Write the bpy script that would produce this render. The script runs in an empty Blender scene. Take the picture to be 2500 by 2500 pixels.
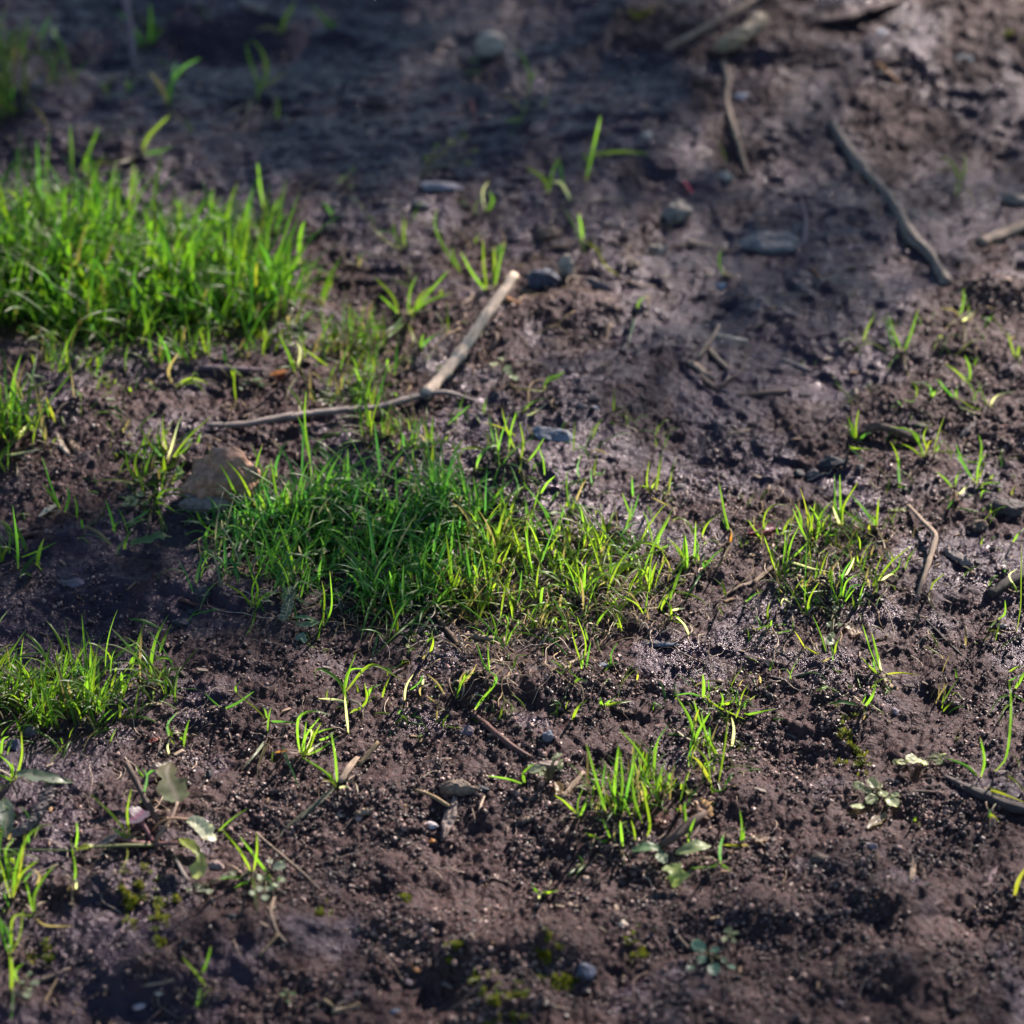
import bpy, bmesh, math, random
import numpy as np
from mathutils import Vector, noise as mnoise

random.seed(11)
rng = np.random.default_rng(11)
scene = bpy.context.scene
COL = scene.collection
R = math.radians

# ------------------------------------------------------------------ camera
CAM_H, PITCH, HALF = 1.08, R(40), R(8)
TH = math.tan(HALF)
cam_data = bpy.data.cameras.new('camera')
cam = bpy.data.objects.new('camera', cam_data)
COL.objects.link(cam)
cam.location = (0, 0, CAM_H)
cam.rotation_euler = (math.pi / 2 - PITCH, 0, 0)
cam_data.sensor_width = 24.0
cam_data.lens = 12.0 / TH
cam_data.clip_start = 0.02
cam_data.clip_end = 400
scene.camera = cam
FWD = np.array([0, math.cos(PITCH), -math.sin(PITCH)])
UPV = np.array([0, math.sin(PITCH), math.cos(PITCH)])
FOCUS_ROW = 1640
_d = FWD + UPV * (-(FOCUS_ROW - 1250) / 1250 * TH)
cam_data.dof.use_dof = True
cam_data.dof.focus_distance = CAM_H / -_d[2]
cam_data.dof.aperture_fstop = 4.4

# ------------------------------------------------------------------ light
SUN_EL, SUN_AZ = R(28), R(33)          # azimuth from +Y towards +X
S = np.array([math.sin(SUN_AZ) * math.cos(SUN_EL), math.cos(SUN_AZ) * math.cos(SUN_EL), math.sin(SUN_EL)])
world = bpy.data.worlds.new('World')
scene.world = world
world.use_nodes = True
nt = world.node_tree
nt.nodes.clear()
sky = nt.nodes.new('ShaderNodeTexSky')
sky.sky_type = 'NISHITA'
sky.sun_disc = False
sky.sun_elevation = SUN_EL
sky.sun_rotation = SUN_AZ % (2 * math.pi)
sky.air_density = 1.0
sky.dust_density = 0.0
sky.ozone_density = 2.5
bg = nt.nodes.new('ShaderNodeBackground')
bg.inputs['Strength'].default_value = 0.064
wo = nt.nodes.new('ShaderNodeOutputWorld')
nt.links.new(sky.outputs[0], bg.inputs[0])
nt.links.new(bg.outputs[0], wo.inputs[0])
sd = bpy.data.lights.new('sun', 'SUN')
sd.energy = 5.0
sd.angle = R(0.53)
sd.color = (1.0, 0.87, 0.77)
sun = bpy.data.objects.new('sun', sd)
COL.objects.link(sun)
sun.rotation_euler = Vector(S).to_track_quat('Z', 'Y').to_euler()
sun.location = Vector(S) * 10
scene.view_settings.view_transform = 'Standard'
scene.view_settings.look = 'None'
scene.view_settings.gamma = 1.0
scene.view_settings.use_curve_mapping = False
scene.view_settings.exposure = 1.5
scene.cycles.use_denoising = True
scene.cycles.denoiser = 'OPENIMAGEDENOISE'
scene.cycles.denoising_input_passes = 'RGB_ALBEDO_NORMAL'
scene.cycles.max_bounces = 6
scene.cycles.transparent_max_bounces = 6
scene.cycles.sample_clamp_indirect = 6
scene.cycles.sample_clamp_direct = 30

# ------------------------------------------------------------------ maps laid out on the ground (12 x 12 cells over the view)
LIGHT = np.array([  # wanted share of sunlight per cell; decides where crown leaves go
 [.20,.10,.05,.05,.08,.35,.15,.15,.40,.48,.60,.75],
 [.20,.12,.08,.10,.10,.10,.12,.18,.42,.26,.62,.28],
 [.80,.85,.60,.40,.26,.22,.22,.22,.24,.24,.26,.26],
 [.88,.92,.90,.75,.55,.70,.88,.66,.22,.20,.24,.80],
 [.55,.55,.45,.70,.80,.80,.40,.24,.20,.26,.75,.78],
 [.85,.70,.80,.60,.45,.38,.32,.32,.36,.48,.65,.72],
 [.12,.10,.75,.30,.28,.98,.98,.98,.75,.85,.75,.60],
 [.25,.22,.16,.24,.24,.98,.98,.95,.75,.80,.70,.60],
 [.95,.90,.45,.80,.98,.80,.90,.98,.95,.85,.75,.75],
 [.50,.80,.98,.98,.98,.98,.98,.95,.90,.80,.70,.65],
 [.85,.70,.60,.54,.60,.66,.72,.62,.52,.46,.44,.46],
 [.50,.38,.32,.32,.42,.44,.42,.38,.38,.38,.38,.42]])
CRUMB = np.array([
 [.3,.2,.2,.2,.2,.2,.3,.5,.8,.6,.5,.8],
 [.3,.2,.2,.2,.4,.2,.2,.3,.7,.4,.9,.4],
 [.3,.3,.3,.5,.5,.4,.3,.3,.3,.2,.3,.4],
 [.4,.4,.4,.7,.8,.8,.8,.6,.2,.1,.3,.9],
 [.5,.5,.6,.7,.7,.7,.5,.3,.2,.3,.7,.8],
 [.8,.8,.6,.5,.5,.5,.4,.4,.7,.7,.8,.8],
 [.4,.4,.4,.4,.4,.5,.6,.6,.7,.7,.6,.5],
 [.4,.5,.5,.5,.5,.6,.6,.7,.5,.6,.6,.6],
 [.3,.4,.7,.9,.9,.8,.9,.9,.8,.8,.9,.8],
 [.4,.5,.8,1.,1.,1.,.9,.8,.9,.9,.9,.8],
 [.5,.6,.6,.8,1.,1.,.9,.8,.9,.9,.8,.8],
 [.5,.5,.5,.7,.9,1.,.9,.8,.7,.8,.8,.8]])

def project(x, y, z=0.0):
    """ground point -> photo pixel (0..2500)"""
    dx, dy, dz = x, y, z - CAM_H
    t = dy * FWD[1] + dz * FWD[2]
    t = np.maximum(t, 0.05)
    u = dy * UPV[1] + dz * UPV[2]
    return 1250 + dx / t / TH * 1250, 1250 - u / t / TH * 1250

def sample_map(M, x, y):
    px, py = project(x, y)
    u = np.clip(px / 2500 * 12 - 0.5, 0, 10.999)
    v = np.clip(py / 2500 * 12 - 0.5, 0, 10.999)
    i = np.floor(u).astype(int); j = np.floor(v).astype(int)
    fu = u - i; fv = v - j
    return (M[j, i] * (1 - fu) * (1 - fv) + M[j, i + 1] * fu * (1 - fv)
            + M[j + 1, i] * (1 - fu) * fv + M[j + 1, i + 1] * fu * fv)

# ------------------------------------------------------------------ noise
_perm = rng.permutation(4096)
_grad = rng.uniform(0, 2 * np.pi, 4096)
_gx, _gy = np.cos(_grad), np.sin(_grad)
_rnd = rng.random((4096, 4))

def _hash(i, j):
    return _perm[(i + _perm[j & 4095]) & 4095]

def perlin(x, y):
    i = np.floor(x).astype(np.int64); j = np.floor(y).astype(np.int64)
    fx = x - i; fy = y - j
    u = fx * fx * fx * (fx * (fx * 6 - 15) + 10); v = fy * fy * fy * (fy * (fy * 6 - 15) + 10)
    def g(a, b):
        h = _hash(i + a, j + b)
        return _gx[h] * (fx - a) + _gy[h] * (fy - b)
    return ((g(0, 0) * (1 - u) + g(1, 0) * u) * (1 - v) + (g(0, 1) * (1 - u) + g(1, 1) * u) * v) * 1.5

def fbm(x, y, o=4, lac=2.03, gain=0.5):
    s = 0; a = 1
    for k in range(o):
        s = s + a * perlin(x + 17.3 * k, y - 9.1 * k)
        x = x * lac; y = y * lac; a *= gain
    return s

def grains(x, y, cell, lo=0.25, hi=0.62, keep=0.75):
    """union of rounded grains, height in units of cell"""
    u = x / cell; v = y / cell
    i = np.floor(u).astype(np.int64); j = np.floor(v).astype(np.int64)
    best = np.zeros_like(u)
    for a in (-1, 0, 1):
        for b in (-1, 0, 1):
            h = _hash(i + a, j + b)
            cx = i + a + _rnd[h, 0]; cy = j + b + _rnd[h, 1]
            r = lo + (hi - lo) * _rnd[h, 2] ** 1.5
            r = np.where(_rnd[h, 3] < keep, r, 0.01)
            d2 = (u - cx) ** 2 + (v - cy) ** 2
            best = np.maximum(best, np.sqrt(np.maximum(0, r * r - d2)))
    return best

def sstep(a, b, t):
    t = np.clip((t - a) / (b - a), 0, 1)
    return t * t * (3 - 2 * t)

ORG = {'A': (0, 0), 'B': (820, 0), 'C': (1650, 0), 'D': (0, 820), 'E': (820, 820), 'F': (1650, 820),
       'G': (0, 1650), 'H': (820, 1650), 'I': (1650, 1650)}
def _flat(c, x, y):
    px, py = ORG[c][0] + x * 0.44, ORG[c][1] + y * 0.44
    d = FWD + np.array([1, 0, 0]) * ((px - 1250) / 1250 * TH) - UPV * ((py - 1250) / 1250 * TH)
    t = -CAM_H / d[2]
    return d[0] * t, d[1] * t
# clods, ridges and hollows of their own: place, half width, half depth, height (metres)
MOUNDS = [(_flat(c, x, y), a, b, h) for c, x, y, a, b, h in (
    ('H', 1210, 1560, .020, .014, .013), ('H', 790, 1570, .026, .012, .009), ('H', 1000, 1800, .026, .016, .013),
    ('H', 1330, 1740, .022, .014, -.006), ('H', 640, 1760, .026, .012, -.004), ('H', 560, 1350, .030, .012, .006),
    ('G', 1520, 1420, .020, .012, .007), ('G', 1150, 1480, .022, .012, .006), ('G', 620, 1200, .016, .008, .005), ('G', 880, 1650, .03, .010, .006),
    ('I', 1650, 1330, .016, .009, -.004), ('I', 1300, 1250, .020, .010, .006), ('I', 700, 1500, .03, .012, -.003), ('I', 500, 1300, .026, .012, .006),
    ('I', 1200, 1700, .03, .014, .007), ('I', 350, 1700, .03, .012, -.003),
    ('B', 1250, 1780, .030, .012, .007), ('B', 1600, 1500, .018, .012, .006), ('C', 720, 330, .040, .010, .006), ('C', 1280, 330, .030, .016, .003),
    ('C', 90, 500, .010, .014, .004), ('C', 1780, 1620, .022, .014, .007), ('C', 560, 1000, .03, .03, -.004), ('A', 1150, 120, .040, .016, -.016),
    ('A', 500, 260, .030, .014, -.010), ('H', 850, 90, .030, .012, .006), ('H', 800, 170, .020, .008, -.003), ('H', 480, 640, .03, .008, .003),
    ('D', 330, 480, .03, .016, .006), ('D', 60, 860, .025, .02, .006), ('F', 1250, 420, .03, .014, .005), ('F', 1800, 1000, .02, .012, .005),
    ('G', 1100, 700, .03, .014, .004), ('I', 1150, 640, .02, .01, .005), ('I', 450, 640, .03, .016, .004), ('F', 950, 1430, .016, .008, .004))]

def smooth_height(x, y):
    wx = x + 0.02 * perlin(x * 9, y * 9); wy = y + 0.02 * perlin(x * 9 + 40, y * 9)
    h = 0.010 * fbm(wx * 4.5, wy * 5.5, 3)
    t = fbm(wx * 7 + 3, wy * 11 + 8, 3) * 2.2                 # small broken ledges in the mud
    f = np.floor(t)
    h = h + 0.0016 * (f + sstep(0.80, 1.0, t - f))
    cz = sample_map(CRUMB, x, y)
    h = h + (0.0010 + 0.0016 * cz) * fbm(wx * 30, wy * 34, 3)
    # the bank dips behind the far left and a clod row rises near the bottom
    for (mx, my), a, b, hh in MOUNDS:
        q = ((x - mx) / a) ** 2 + ((y - my) / b) ** 2
        h = h + hh * np.exp(-q * 0.9) * (1 + 0.0 * q)
    px, py = project(x, y)
    h = h - 0.012 * sstep(500, 0, py) * sstep(1500, 600, px)
    return h

def detail_height(x, y, c):
    wx = x + 0.0016 * perlin(x * 260, y * 260); wy = y + 0.0016 * perlin(x * 260 + 9, y * 260)
    h = 0.0009 * fbm(wx * 110, wy * 130, 4)
    m = sstep(-0.30, 0.30, fbm(x * 22 + 5, y * 24, 4) + (c - 0.58) * 2.0)
    g = 0.0064 * grains(wx, wy, 0.0064, 0.2, 0.6, 0.22) * 0.45
    g = np.maximum(g, 0.0038 * grains(wx + .3, wy, 0.0038, 0.2, 0.6, 0.45) * 0.6)
    g = g + 0.0021 * grains(wx, wy + .3, 0.0021, 0.25, 0.65, 0.7) * 0.7
    g = g + 0.00040 * fbm(wx * 420, wy * 420, 2)
    ridge = 1 - np.abs(perlin(wx * 34 + 0.35 * perlin(wx * 60, wy * 60), wy * 120)) * 2
    small = 0.0030 * grains(wx + .7, wy + .1, 0.0030, 0.1, 0.5, 0.12) * 0.6
    h = h + (1 - m) * (0.0010 * ridge + 0.6 * small + 0.00048 * fbm(wx * 300, wy * 420, 3)) + m * g
    return h, m

# ------------------------------------------------------------------ helpers
def axis(a, b, step, far, n):
    core = np.arange(a, b, step)
    k = np.linspace(0, 1, n + 1)[1:]
    ext = step * n * k + (far - step * n) * k ** 4
    return np.concatenate([(a - ext)[::-1], core, core[-1] + ext])

GXA = axis(-0.33, 0.33, 0.0008, 30, 34)
GYA = axis(0.92, 1.83, 0.00104, 30, 34)
GX, GY = np.meshgrid(GXA, GYA)
HS = smooth_height(GX, GY)
_c = sample_map(CRUMB, GX, GY)
HD, CM = detail_height(GX, GY, _c)
far = np.maximum(np.maximum(-0.4 - GX, GX - 0.4), np.maximum(0.85 - GY, GY - 1.95))
HS = HS + 0.0
HF = HS + HD * sstep(0.6, 0.0, far)

def _interp(G, x, y):
    x = np.asarray(x, float); y = np.asarray(y, float)
    u = np.interp(x, GXA, np.arange(len(GXA))); v = np.interp(y, GYA, np.arange(len(GYA)))
    i = np.clip(u.astype(int), 0, len(GXA) - 2); j = np.clip(v.astype(int), 0, len(GYA) - 2)
    fu = u - i; fv = v - j
    return (G[j, i] * (1 - fu) * (1 - fv) + G[j, i + 1] * fu * (1 - fv)
            + G[j + 1, i] * (1 - fu) * fv + G[j + 1, i + 1] * fu * fv)

def ground(x, y):
    return _interp(HS, x, y)

def ground_top(x, y):
    return _interp(HF, x, y)

def src(c, x, y):
    if c == 'W':
        return x * 2500 / 1932, y * 2500 / 1932
    return ORG[c][0] + x * 0.44, ORG[c][1] + y * 0.44

def ray(px, py):
    return FWD + np.array([1, 0, 0]) * ((px - 1250) / 1250 * TH) - UPV * ((py - 1250) / 1250 * TH)

def hit(px, py, lift=0.0):
    """where the sight line of a photo pixel meets the ground (raised by lift)"""
    d = ray(px, py)
    z = 0.0
    for _ in range(8):
        t = (z + lift - CAM_H) / d[2]
        z = float(ground(d[0] * t, d[1] * t))
    return np.array([d[0] * t, d[1] * t, z + lift])

def hits(px, py, lift=0.0):
    d = FWD[None] + np.array([1, 0, 0])[None] * ((px - 1250) / 1250 * TH)[:, None] - UPV[None] * ((py - 1250) / 1250 * TH)[:, None]
    z = np.zeros(len(px))
    for _ in range(8):
        t = (z + lift - CAM_H) / d[:, 2]
        z = ground(d[:, 0] * t, d[:, 1] * t)
    return np.stack([d[:, 0] * t, d[:, 1] * t, z + lift], 1)

def mpp(p):
    """metres per photo pixel at a point"""
    return float(np.dot(np.asarray(p) - np.array([0, 0, CAM_H]), FWD)) * TH / 1250

def mesh_np(name, verts, quads, tris=None, smooth=True, tint=None):
    me = bpy.data.meshes.new(name)
    verts = np.asarray(verts, np.float32).reshape(-1, 3)
    q = np.asarray(quads, np.int32).reshape(-1, 4) if quads is not None and len(quads) else np.zeros((0, 4), np.int32)
    t = np.asarray(tris, np.int32).reshape(-1, 3) if tris is not None and len(tris) else np.zeros((0, 3), np.int32)
    me.vertices.add(len(verts)); me.vertices.foreach_set('co', verts.ravel())
    loops = np.concatenate([q.ravel(), t.ravel()])
    me.loops.add(len(loops)); me.loops.foreach_set('vertex_index', loops)
    starts = np.concatenate([np.arange(len(q)) * 4, len(q) * 4 + np.arange(len(t)) * 3]).astype(np.int32)
    me.polygons.add(len(starts)); me.polygons.foreach_set('loop_start', starts)
    me.polygons.foreach_set('use_smooth', np.full(len(starts), smooth, bool))
    me.update(calc_edges=True)
    if tint is not None:
        a = me.color_attributes.new('tint', 'FLOAT_COLOR', 'POINT')
        c = np.ones((len(verts), 4), np.float32); c[:, :3] = tint
        a.data.foreach_set('color', c.ravel())
    return me

def link(name, me, mat, parent=None, **props):
    o = bpy.data.objects.new(name, me)
    COL.objects.link(o)
    if mat is not None and me is not None and not me.materials:
        me.materials.append(mat)
    if parent is not None:
        o.parent = parent
    for k, v in props.items():
        o[k] = v
    return o

def empty(name, loc, label, cat, group=None):
    o = bpy.data.objects.new(name, None)
    COL.objects.link(o)
    o.empty_display_size = 0.01
    o.location = loc
    o['label'] = label; o['category'] = cat
    if group: o['group'] = group
    return o

# ------------------------------------------------------------------ materials
def new_mat(name):
    m = bpy.data.materials.new(name); m.use_nodes = True
    n = m.node_tree.nodes; n.clear()
    return m, n, m.node_tree.links

def node(n, kind, **kw):
    x = n.new(kind)
    for k, v in kw.items():
        if k in x.inputs: x.inputs[k].default_value = v
        else: setattr(x, k, v)
    return x

def mat_mud():
    m, n, L = new_mat('wet_mud')
    out = n.new('ShaderNodeOutputMaterial'); b = n.new('ShaderNodeBsdfPrincipled')
    tc = n.new('ShaderNodeTexCoord')
    at = node(n, 'ShaderNodeAttribute', attribute_name='tint')
    sep = n.new('ShaderNodeSeparateColor'); L.new(at.outputs['Color'], sep.inputs[0])
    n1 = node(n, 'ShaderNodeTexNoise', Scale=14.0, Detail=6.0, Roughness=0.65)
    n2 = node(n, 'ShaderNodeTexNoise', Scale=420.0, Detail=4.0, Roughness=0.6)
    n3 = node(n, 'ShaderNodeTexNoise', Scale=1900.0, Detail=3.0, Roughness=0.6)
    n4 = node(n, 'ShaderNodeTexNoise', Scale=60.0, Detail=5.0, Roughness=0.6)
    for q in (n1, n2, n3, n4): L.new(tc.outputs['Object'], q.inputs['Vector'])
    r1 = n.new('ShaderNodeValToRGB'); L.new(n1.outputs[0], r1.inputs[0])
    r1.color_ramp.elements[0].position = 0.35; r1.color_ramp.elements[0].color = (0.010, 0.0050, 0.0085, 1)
    r1.color_ramp.elements[1].position = 0.68; r1.color_ramp.elements[1].color = (0.031, 0.0150, 0.0235, 1)  # blue-violet sky sheen of the smooth mud put into its base colour
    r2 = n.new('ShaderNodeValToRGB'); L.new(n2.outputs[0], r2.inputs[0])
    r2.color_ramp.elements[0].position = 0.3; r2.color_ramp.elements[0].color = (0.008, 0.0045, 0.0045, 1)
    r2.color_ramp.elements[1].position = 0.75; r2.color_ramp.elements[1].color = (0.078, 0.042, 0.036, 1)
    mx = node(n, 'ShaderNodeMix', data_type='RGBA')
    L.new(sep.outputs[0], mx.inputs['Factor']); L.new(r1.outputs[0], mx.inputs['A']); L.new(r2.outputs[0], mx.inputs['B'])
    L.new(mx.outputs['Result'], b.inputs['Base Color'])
    rr = node(n, 'ShaderNodeMapRange'); L.new(n4.outputs[0], rr.inputs[0])
    rr.inputs[1].default_value = 0.35; rr.inputs[2].default_value = 0.65
    rr.inputs[3].default_value = 0.17; rr.inputs[4].default_value = 0.34
    ma = node(n, 'ShaderNodeMath', operation='MULTIPLY_ADD'); L.new(sep.outputs[0], ma.inputs[0]); ma.inputs[1].default_value = 0.26
    L.new(rr.outputs[0], ma.inputs[2]); L.new(ma.outputs[0], b.inputs['Roughness'])
    sp = node(n, 'ShaderNodeMapRange'); L.new(sep.outputs[0], sp.inputs[0])
    sp.inputs[3].default_value = 0.34; sp.inputs[4].default_value = 0.16
    L.new(sp.outputs[0], b.inputs['Specular IOR Level'])
    b.inputs['Specular Tint'].default_value = (0.95, 0.82, 1.0, 1)  # violet cast of the reflected light put into the specular tint
    bp = node(n, 'ShaderNodeBump', Strength=0.9, Distance=0.0018); L.new(n2.outputs[0], bp.inputs['Height'])
    bp2 = node(n, 'ShaderNodeBump', Strength=0.7, Distance=0.0004); L.new(n3.outputs[0], bp2.inputs['Height'])
    L.new(bp.outputs[0], bp2.inputs['Normal']); L.new(bp2.outputs[0], b.inputs['Normal'])
    L.new(b.outputs[0], out.inputs[0])
    return m

def mat_grass():
    m, n, L = new_mat('grass_blade')
    out = n.new('ShaderNodeOutputMaterial'); b = n.new('ShaderNodeBsdfPrincipled')
    at = node(n, 'ShaderNodeAttribute', attribute_name='tint')
    L.new(at.outputs['Color'], b.inputs['Base Color'])
    b.inputs['Roughness'].default_value = 0.40
    b.inputs['Specular IOR Level'].default_value = 0.38
    tr = n.new('ShaderNodeBsdfTranslucent')
    mu = node(n, 'ShaderNodeMix', data_type='RGBA', blend_type='MULTIPLY'); mu.inputs['Factor'].default_value = 1
    L.new(at.outputs['Color'], mu.inputs['A']); mu.inputs['B'].default_value = (3.9, 3.7, 2.0, 1)
    L.new(mu.outputs['Result'], tr.inputs[0])
    mx = n.new('ShaderNodeMixShader'); mx.inputs[0].default_value = 0.5
    L.new(b.outputs[0], mx.inputs[1]); L.new(tr.outputs[0], mx.inputs[2]); L.new(mx.outputs[0], out.inputs[0])
    return m

def mat_tinted(name, scale, rough, lo, hi, bump, stretch=None, spec=0.4):
    m, n, L = new_mat(name)
    out = n.new('ShaderNodeOutputMaterial'); b = n.new('ShaderNodeBsdfPrincipled')
    at = node(n, 'ShaderNodeAttribute', attribute_name='tint')
    geo = n.new('ShaderNodeTexCoord')
    src_ = geo.outputs['Object']
    if stretch:
        uv = n.new('ShaderNodeUVMap'); mp = node(n, 'ShaderNodeMapping'); mp.inputs['Scale'].default_value = stretch
        L.new(uv.outputs[0], mp.inputs[0]); src_ = mp.outputs[0]
    n1 = node(n, 'ShaderNodeTexNoise', Scale=scale, Detail=6.0, Roughness=0.65); L.new(src_, n1.inputs['Vector'])
    r = n.new('ShaderNodeValToRGB'); L.new(n1.outputs[0], r.inputs[0])
    r.color_ramp.elements[0].position = 0.3; r.color_ramp.elements[0].color = (lo, lo * .95, lo * .9, 1)
    r.color_ramp.elements[1].position = 0.7; r.color_ramp.elements[1].color = (hi, hi, hi, 1)
    mu = node(n, 'ShaderNodeMix', data_type='RGBA', blend_type='MULTIPLY'); mu.inputs['Factor'].default_value = 1
    L.new(at.outputs['Color'], mu.inputs['A']); L.new(r.outputs[0], mu.inputs['B'])
    L.new(mu.outputs['Result'], b.inputs['Base Color'])
    b.inputs['Roughness'].default_value = rough; b.inputs['Specular IOR Level'].default_value = spec
    bp = node(n, 'ShaderNodeBump', Strength=0.7, Distance=bump); L.new(n1.outputs[0], bp.inputs['Height'])
    L.new(bp.outputs[0], b.inputs['Normal']); L.new(b.outputs[0], out.inputs[0])
    return m

MUD = mat_mud()
GRASS = mat_grass()
STONE = mat_tinted('damp_stone', 300, 0.62, 0.35, 1.35, 0.0010, spec=0.25)
WOOD = mat_tinted('weathered_wood', 9, 0.6, 0.30, 1.4, 0.0007, stretch=(1.0, 6.0, 1.0))
LEAFM = mat_grass(); LEAFM.name = 'leaf_skin'
LEAFM.node_tree.nodes['Mix'].inputs['B'].default_value = (2.2, 2.2, 1.5, 1)
FIBRE = mat_tinted('dry_fibre', 900, 0.6, 0.6, 1.3, 0.0002)
MOSS = mat_grass(); MOSS.name = 'moss_leaf'

# ------------------------------------------------------------------ the ground sheet
ny, nx = GX.shape
idx = np.arange(nx * ny).reshape(ny, nx)
quads = np.stack([idx[:-1, :-1], idx[:-1, 1:], idx[1:, 1:], idx[1:, :-1]], -1).reshape(-1, 4)
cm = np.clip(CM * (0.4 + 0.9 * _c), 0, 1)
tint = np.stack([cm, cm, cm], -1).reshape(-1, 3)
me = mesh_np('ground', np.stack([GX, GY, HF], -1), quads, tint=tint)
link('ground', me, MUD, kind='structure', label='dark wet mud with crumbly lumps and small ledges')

# loose crumbs of soil lying on it: uncountable, one object
def mat_crumb():
    m, n, L = new_mat('soil_crumb')
    out = n.new('ShaderNodeOutputMaterial'); b = n.new('ShaderNodeBsdfPrincipled')
    oi = n.new('ShaderNodeObjectInfo')
    r = n.new('ShaderNodeValToRGB'); L.new(oi.outputs['Random'], r.inputs[0])
    r.color_ramp.elements[0].position = 0.0; r.color_ramp.elements[0].color = (0.012, 0.007, 0.007, 1)
    r.color_ramp.elements[1].position = 1.0; r.color_ramp.elements[1].color = (0.32, 0.20, 0.165, 1)
    e = r.color_ramp.elements.new(0.6); e.color = (0.058, 0.032, 0.031, 1)
    L.new(r.outputs[0], b.inputs['Base Color'])
    b.inputs['Roughness'].default_value = 0.46; b.inputs['Specular IOR Level'].default_value = 0.45
    L.new(b.outputs[0], out.inputs[0])
    return m

def soil_crumbs():
    N = 560000
    px = rng.uniform(-350, 2850, N); py = rng.uniform(-300, 2750, N)
    P = hits(px, py)
    c = sample_map(CRUMB, P[:, 0], P[:, 1])
    cl = fbm(P[:, 0] * 26, P[:, 1] * 28, 4)
    fine = fbm(P[:, 0] * 120, P[:, 1] * 120, 2)
    keep = rng.random(N) < np.clip((c - 0.30) * (0.55 + cl * 1.4) * (0.8 + fine), 0.006, 1)
    P = P[keep]
    if len(P) > 190000: P = P[rng.permutation(len(P))[:190000]]
    N = len(P)
    r = np.clip(0.00040 * np.exp(rng.normal(0.0, 0.48, N)), 0.00016, 0.0012)
    P[:, 2] = ground_top(P[:, 0], P[:, 1]) + r * rng.uniform(-0.2, 0.7, N)
    me = bpy.data.meshes.new('soil_crumbs')
    me.vertices.add(N); me.vertices.foreach_set('co', P.astype(np.float32).ravel())
    a = me.attributes.new('crumb_scale', 'FLOAT_VECTOR', 'POINT')
    a.data.foreach_set('vector', (r[:, None] * rng.uniform(0.65, 1.35, (N, 3))).astype(np.float32).ravel())
    a = me.attributes.new('crumb_turn', 'FLOAT_VECTOR', 'POINT')
    a.data.foreach_set('vector', rng.uniform(0, 6.28, (N, 3)).astype(np.float32).ravel())
    o = link('soil_crumbs', me, None, kind='stuff', label='loose crumbs of dark soil strewn over the mud', category='soil')
    ng = bpy.data.node_groups.new('strew_crumbs', 'GeometryNodeTree')
    ng.interface.new_socket('Geometry', in_out='INPUT', socket_type='NodeSocketGeometry')
    ng.interface.new_socket('Geometry', in_out='OUTPUT', socket_type='NodeSocketGeometry')
    n = ng.nodes; L = ng.links
    gi = n.new('NodeGroupInput'); go = n.new('NodeGroupOutput')
    ico = n.new('GeometryNodeMeshIcoSphere'); ico.inputs['Radius'].default_value = 1.0; ico.inputs['Subdivisions'].default_value = 2
    nz = n.new('ShaderNodeTexNoise'); nz.inputs['Scale'].default_value = 1.6; nz.inputs['Detail'].default_value = 3.0
    sub = n.new('ShaderNodeVectorMath'); sub.operation = 'SUBTRACT'; sub.inputs[1].default_value = (.5, .5, .5)
    sc = n.new('ShaderNodeVectorMath'); sc.operation = 'SCALE'; sc.inputs['Scale'].default_value = 1.9
    sp = n.new('GeometryNodeSetPosition'); sm = n.new('GeometryNodeSetMaterial'); sm.inputs['Material'].default_value = mat_crumb()
    L.new(nz.outputs['Color'], sub.inputs[0]); L.new(sub.outputs[0], sc.inputs[0])
    L.new(ico.outputs['Mesh'], sp.inputs['Geometry']); L.new(sc.outputs[0], sp.inputs['Offset'])
    L.new(sp.outputs[0], sm.inputs['Geometry'])
    ip = n.new('GeometryNodeInstanceOnPoints')
    a1 = n.new('GeometryNodeInputNamedAttribute'); a1.data_type = 'FLOAT_VECTOR'; a1.inputs['Name'].default_value = 'crumb_scale'
    a2 = n.new('GeometryNodeInputNamedAttribute'); a2.data_type = 'FLOAT_VECTOR'; a2.inputs['Name'].default_value = 'crumb_turn'
    er = n.new('FunctionNodeEulerToRotation')
    L.new(a2.outputs['Attribute'], er.inputs[0])
    L.new(gi.outputs[0], ip.inputs['Points']); L.new(sm.outputs[0], ip.inputs['Instance'])
    L.new(er.outputs[0], ip.inputs['Rotation']); L.new(a1.outputs['Attribute'], ip.inputs['Scale'])
    L.new(ip.outputs[0], go.inputs[0])
    md = o.modifiers.new('strew', 'NODES'); md.node_group = ng
soil_crumbs()
# ------------------------------------------------------------------ grass blades
GREEN = np.array([0.055, 0.125, 0.013]); DEEP = np.array([0.030, 0.092, 0.016]); LIME = np.array([0.092, 0.155, 0.013])
STRAW = np.array([0.125, 0.110, 0.065]); PALE = np.array([0.17, 0.20, 0.10]); BLUE = np.array([0.045, 0.115, 0.055])
TINTS = {'': None, 't': STRAW, 'y': np.array([0.14, 0.165, 0.02]), 'w': np.array([0.26, 0.30, 0.22]), 'b': BLUE, 'd': DEEP, 'o': np.array([0.16, 0.075, 0.02])}

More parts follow.
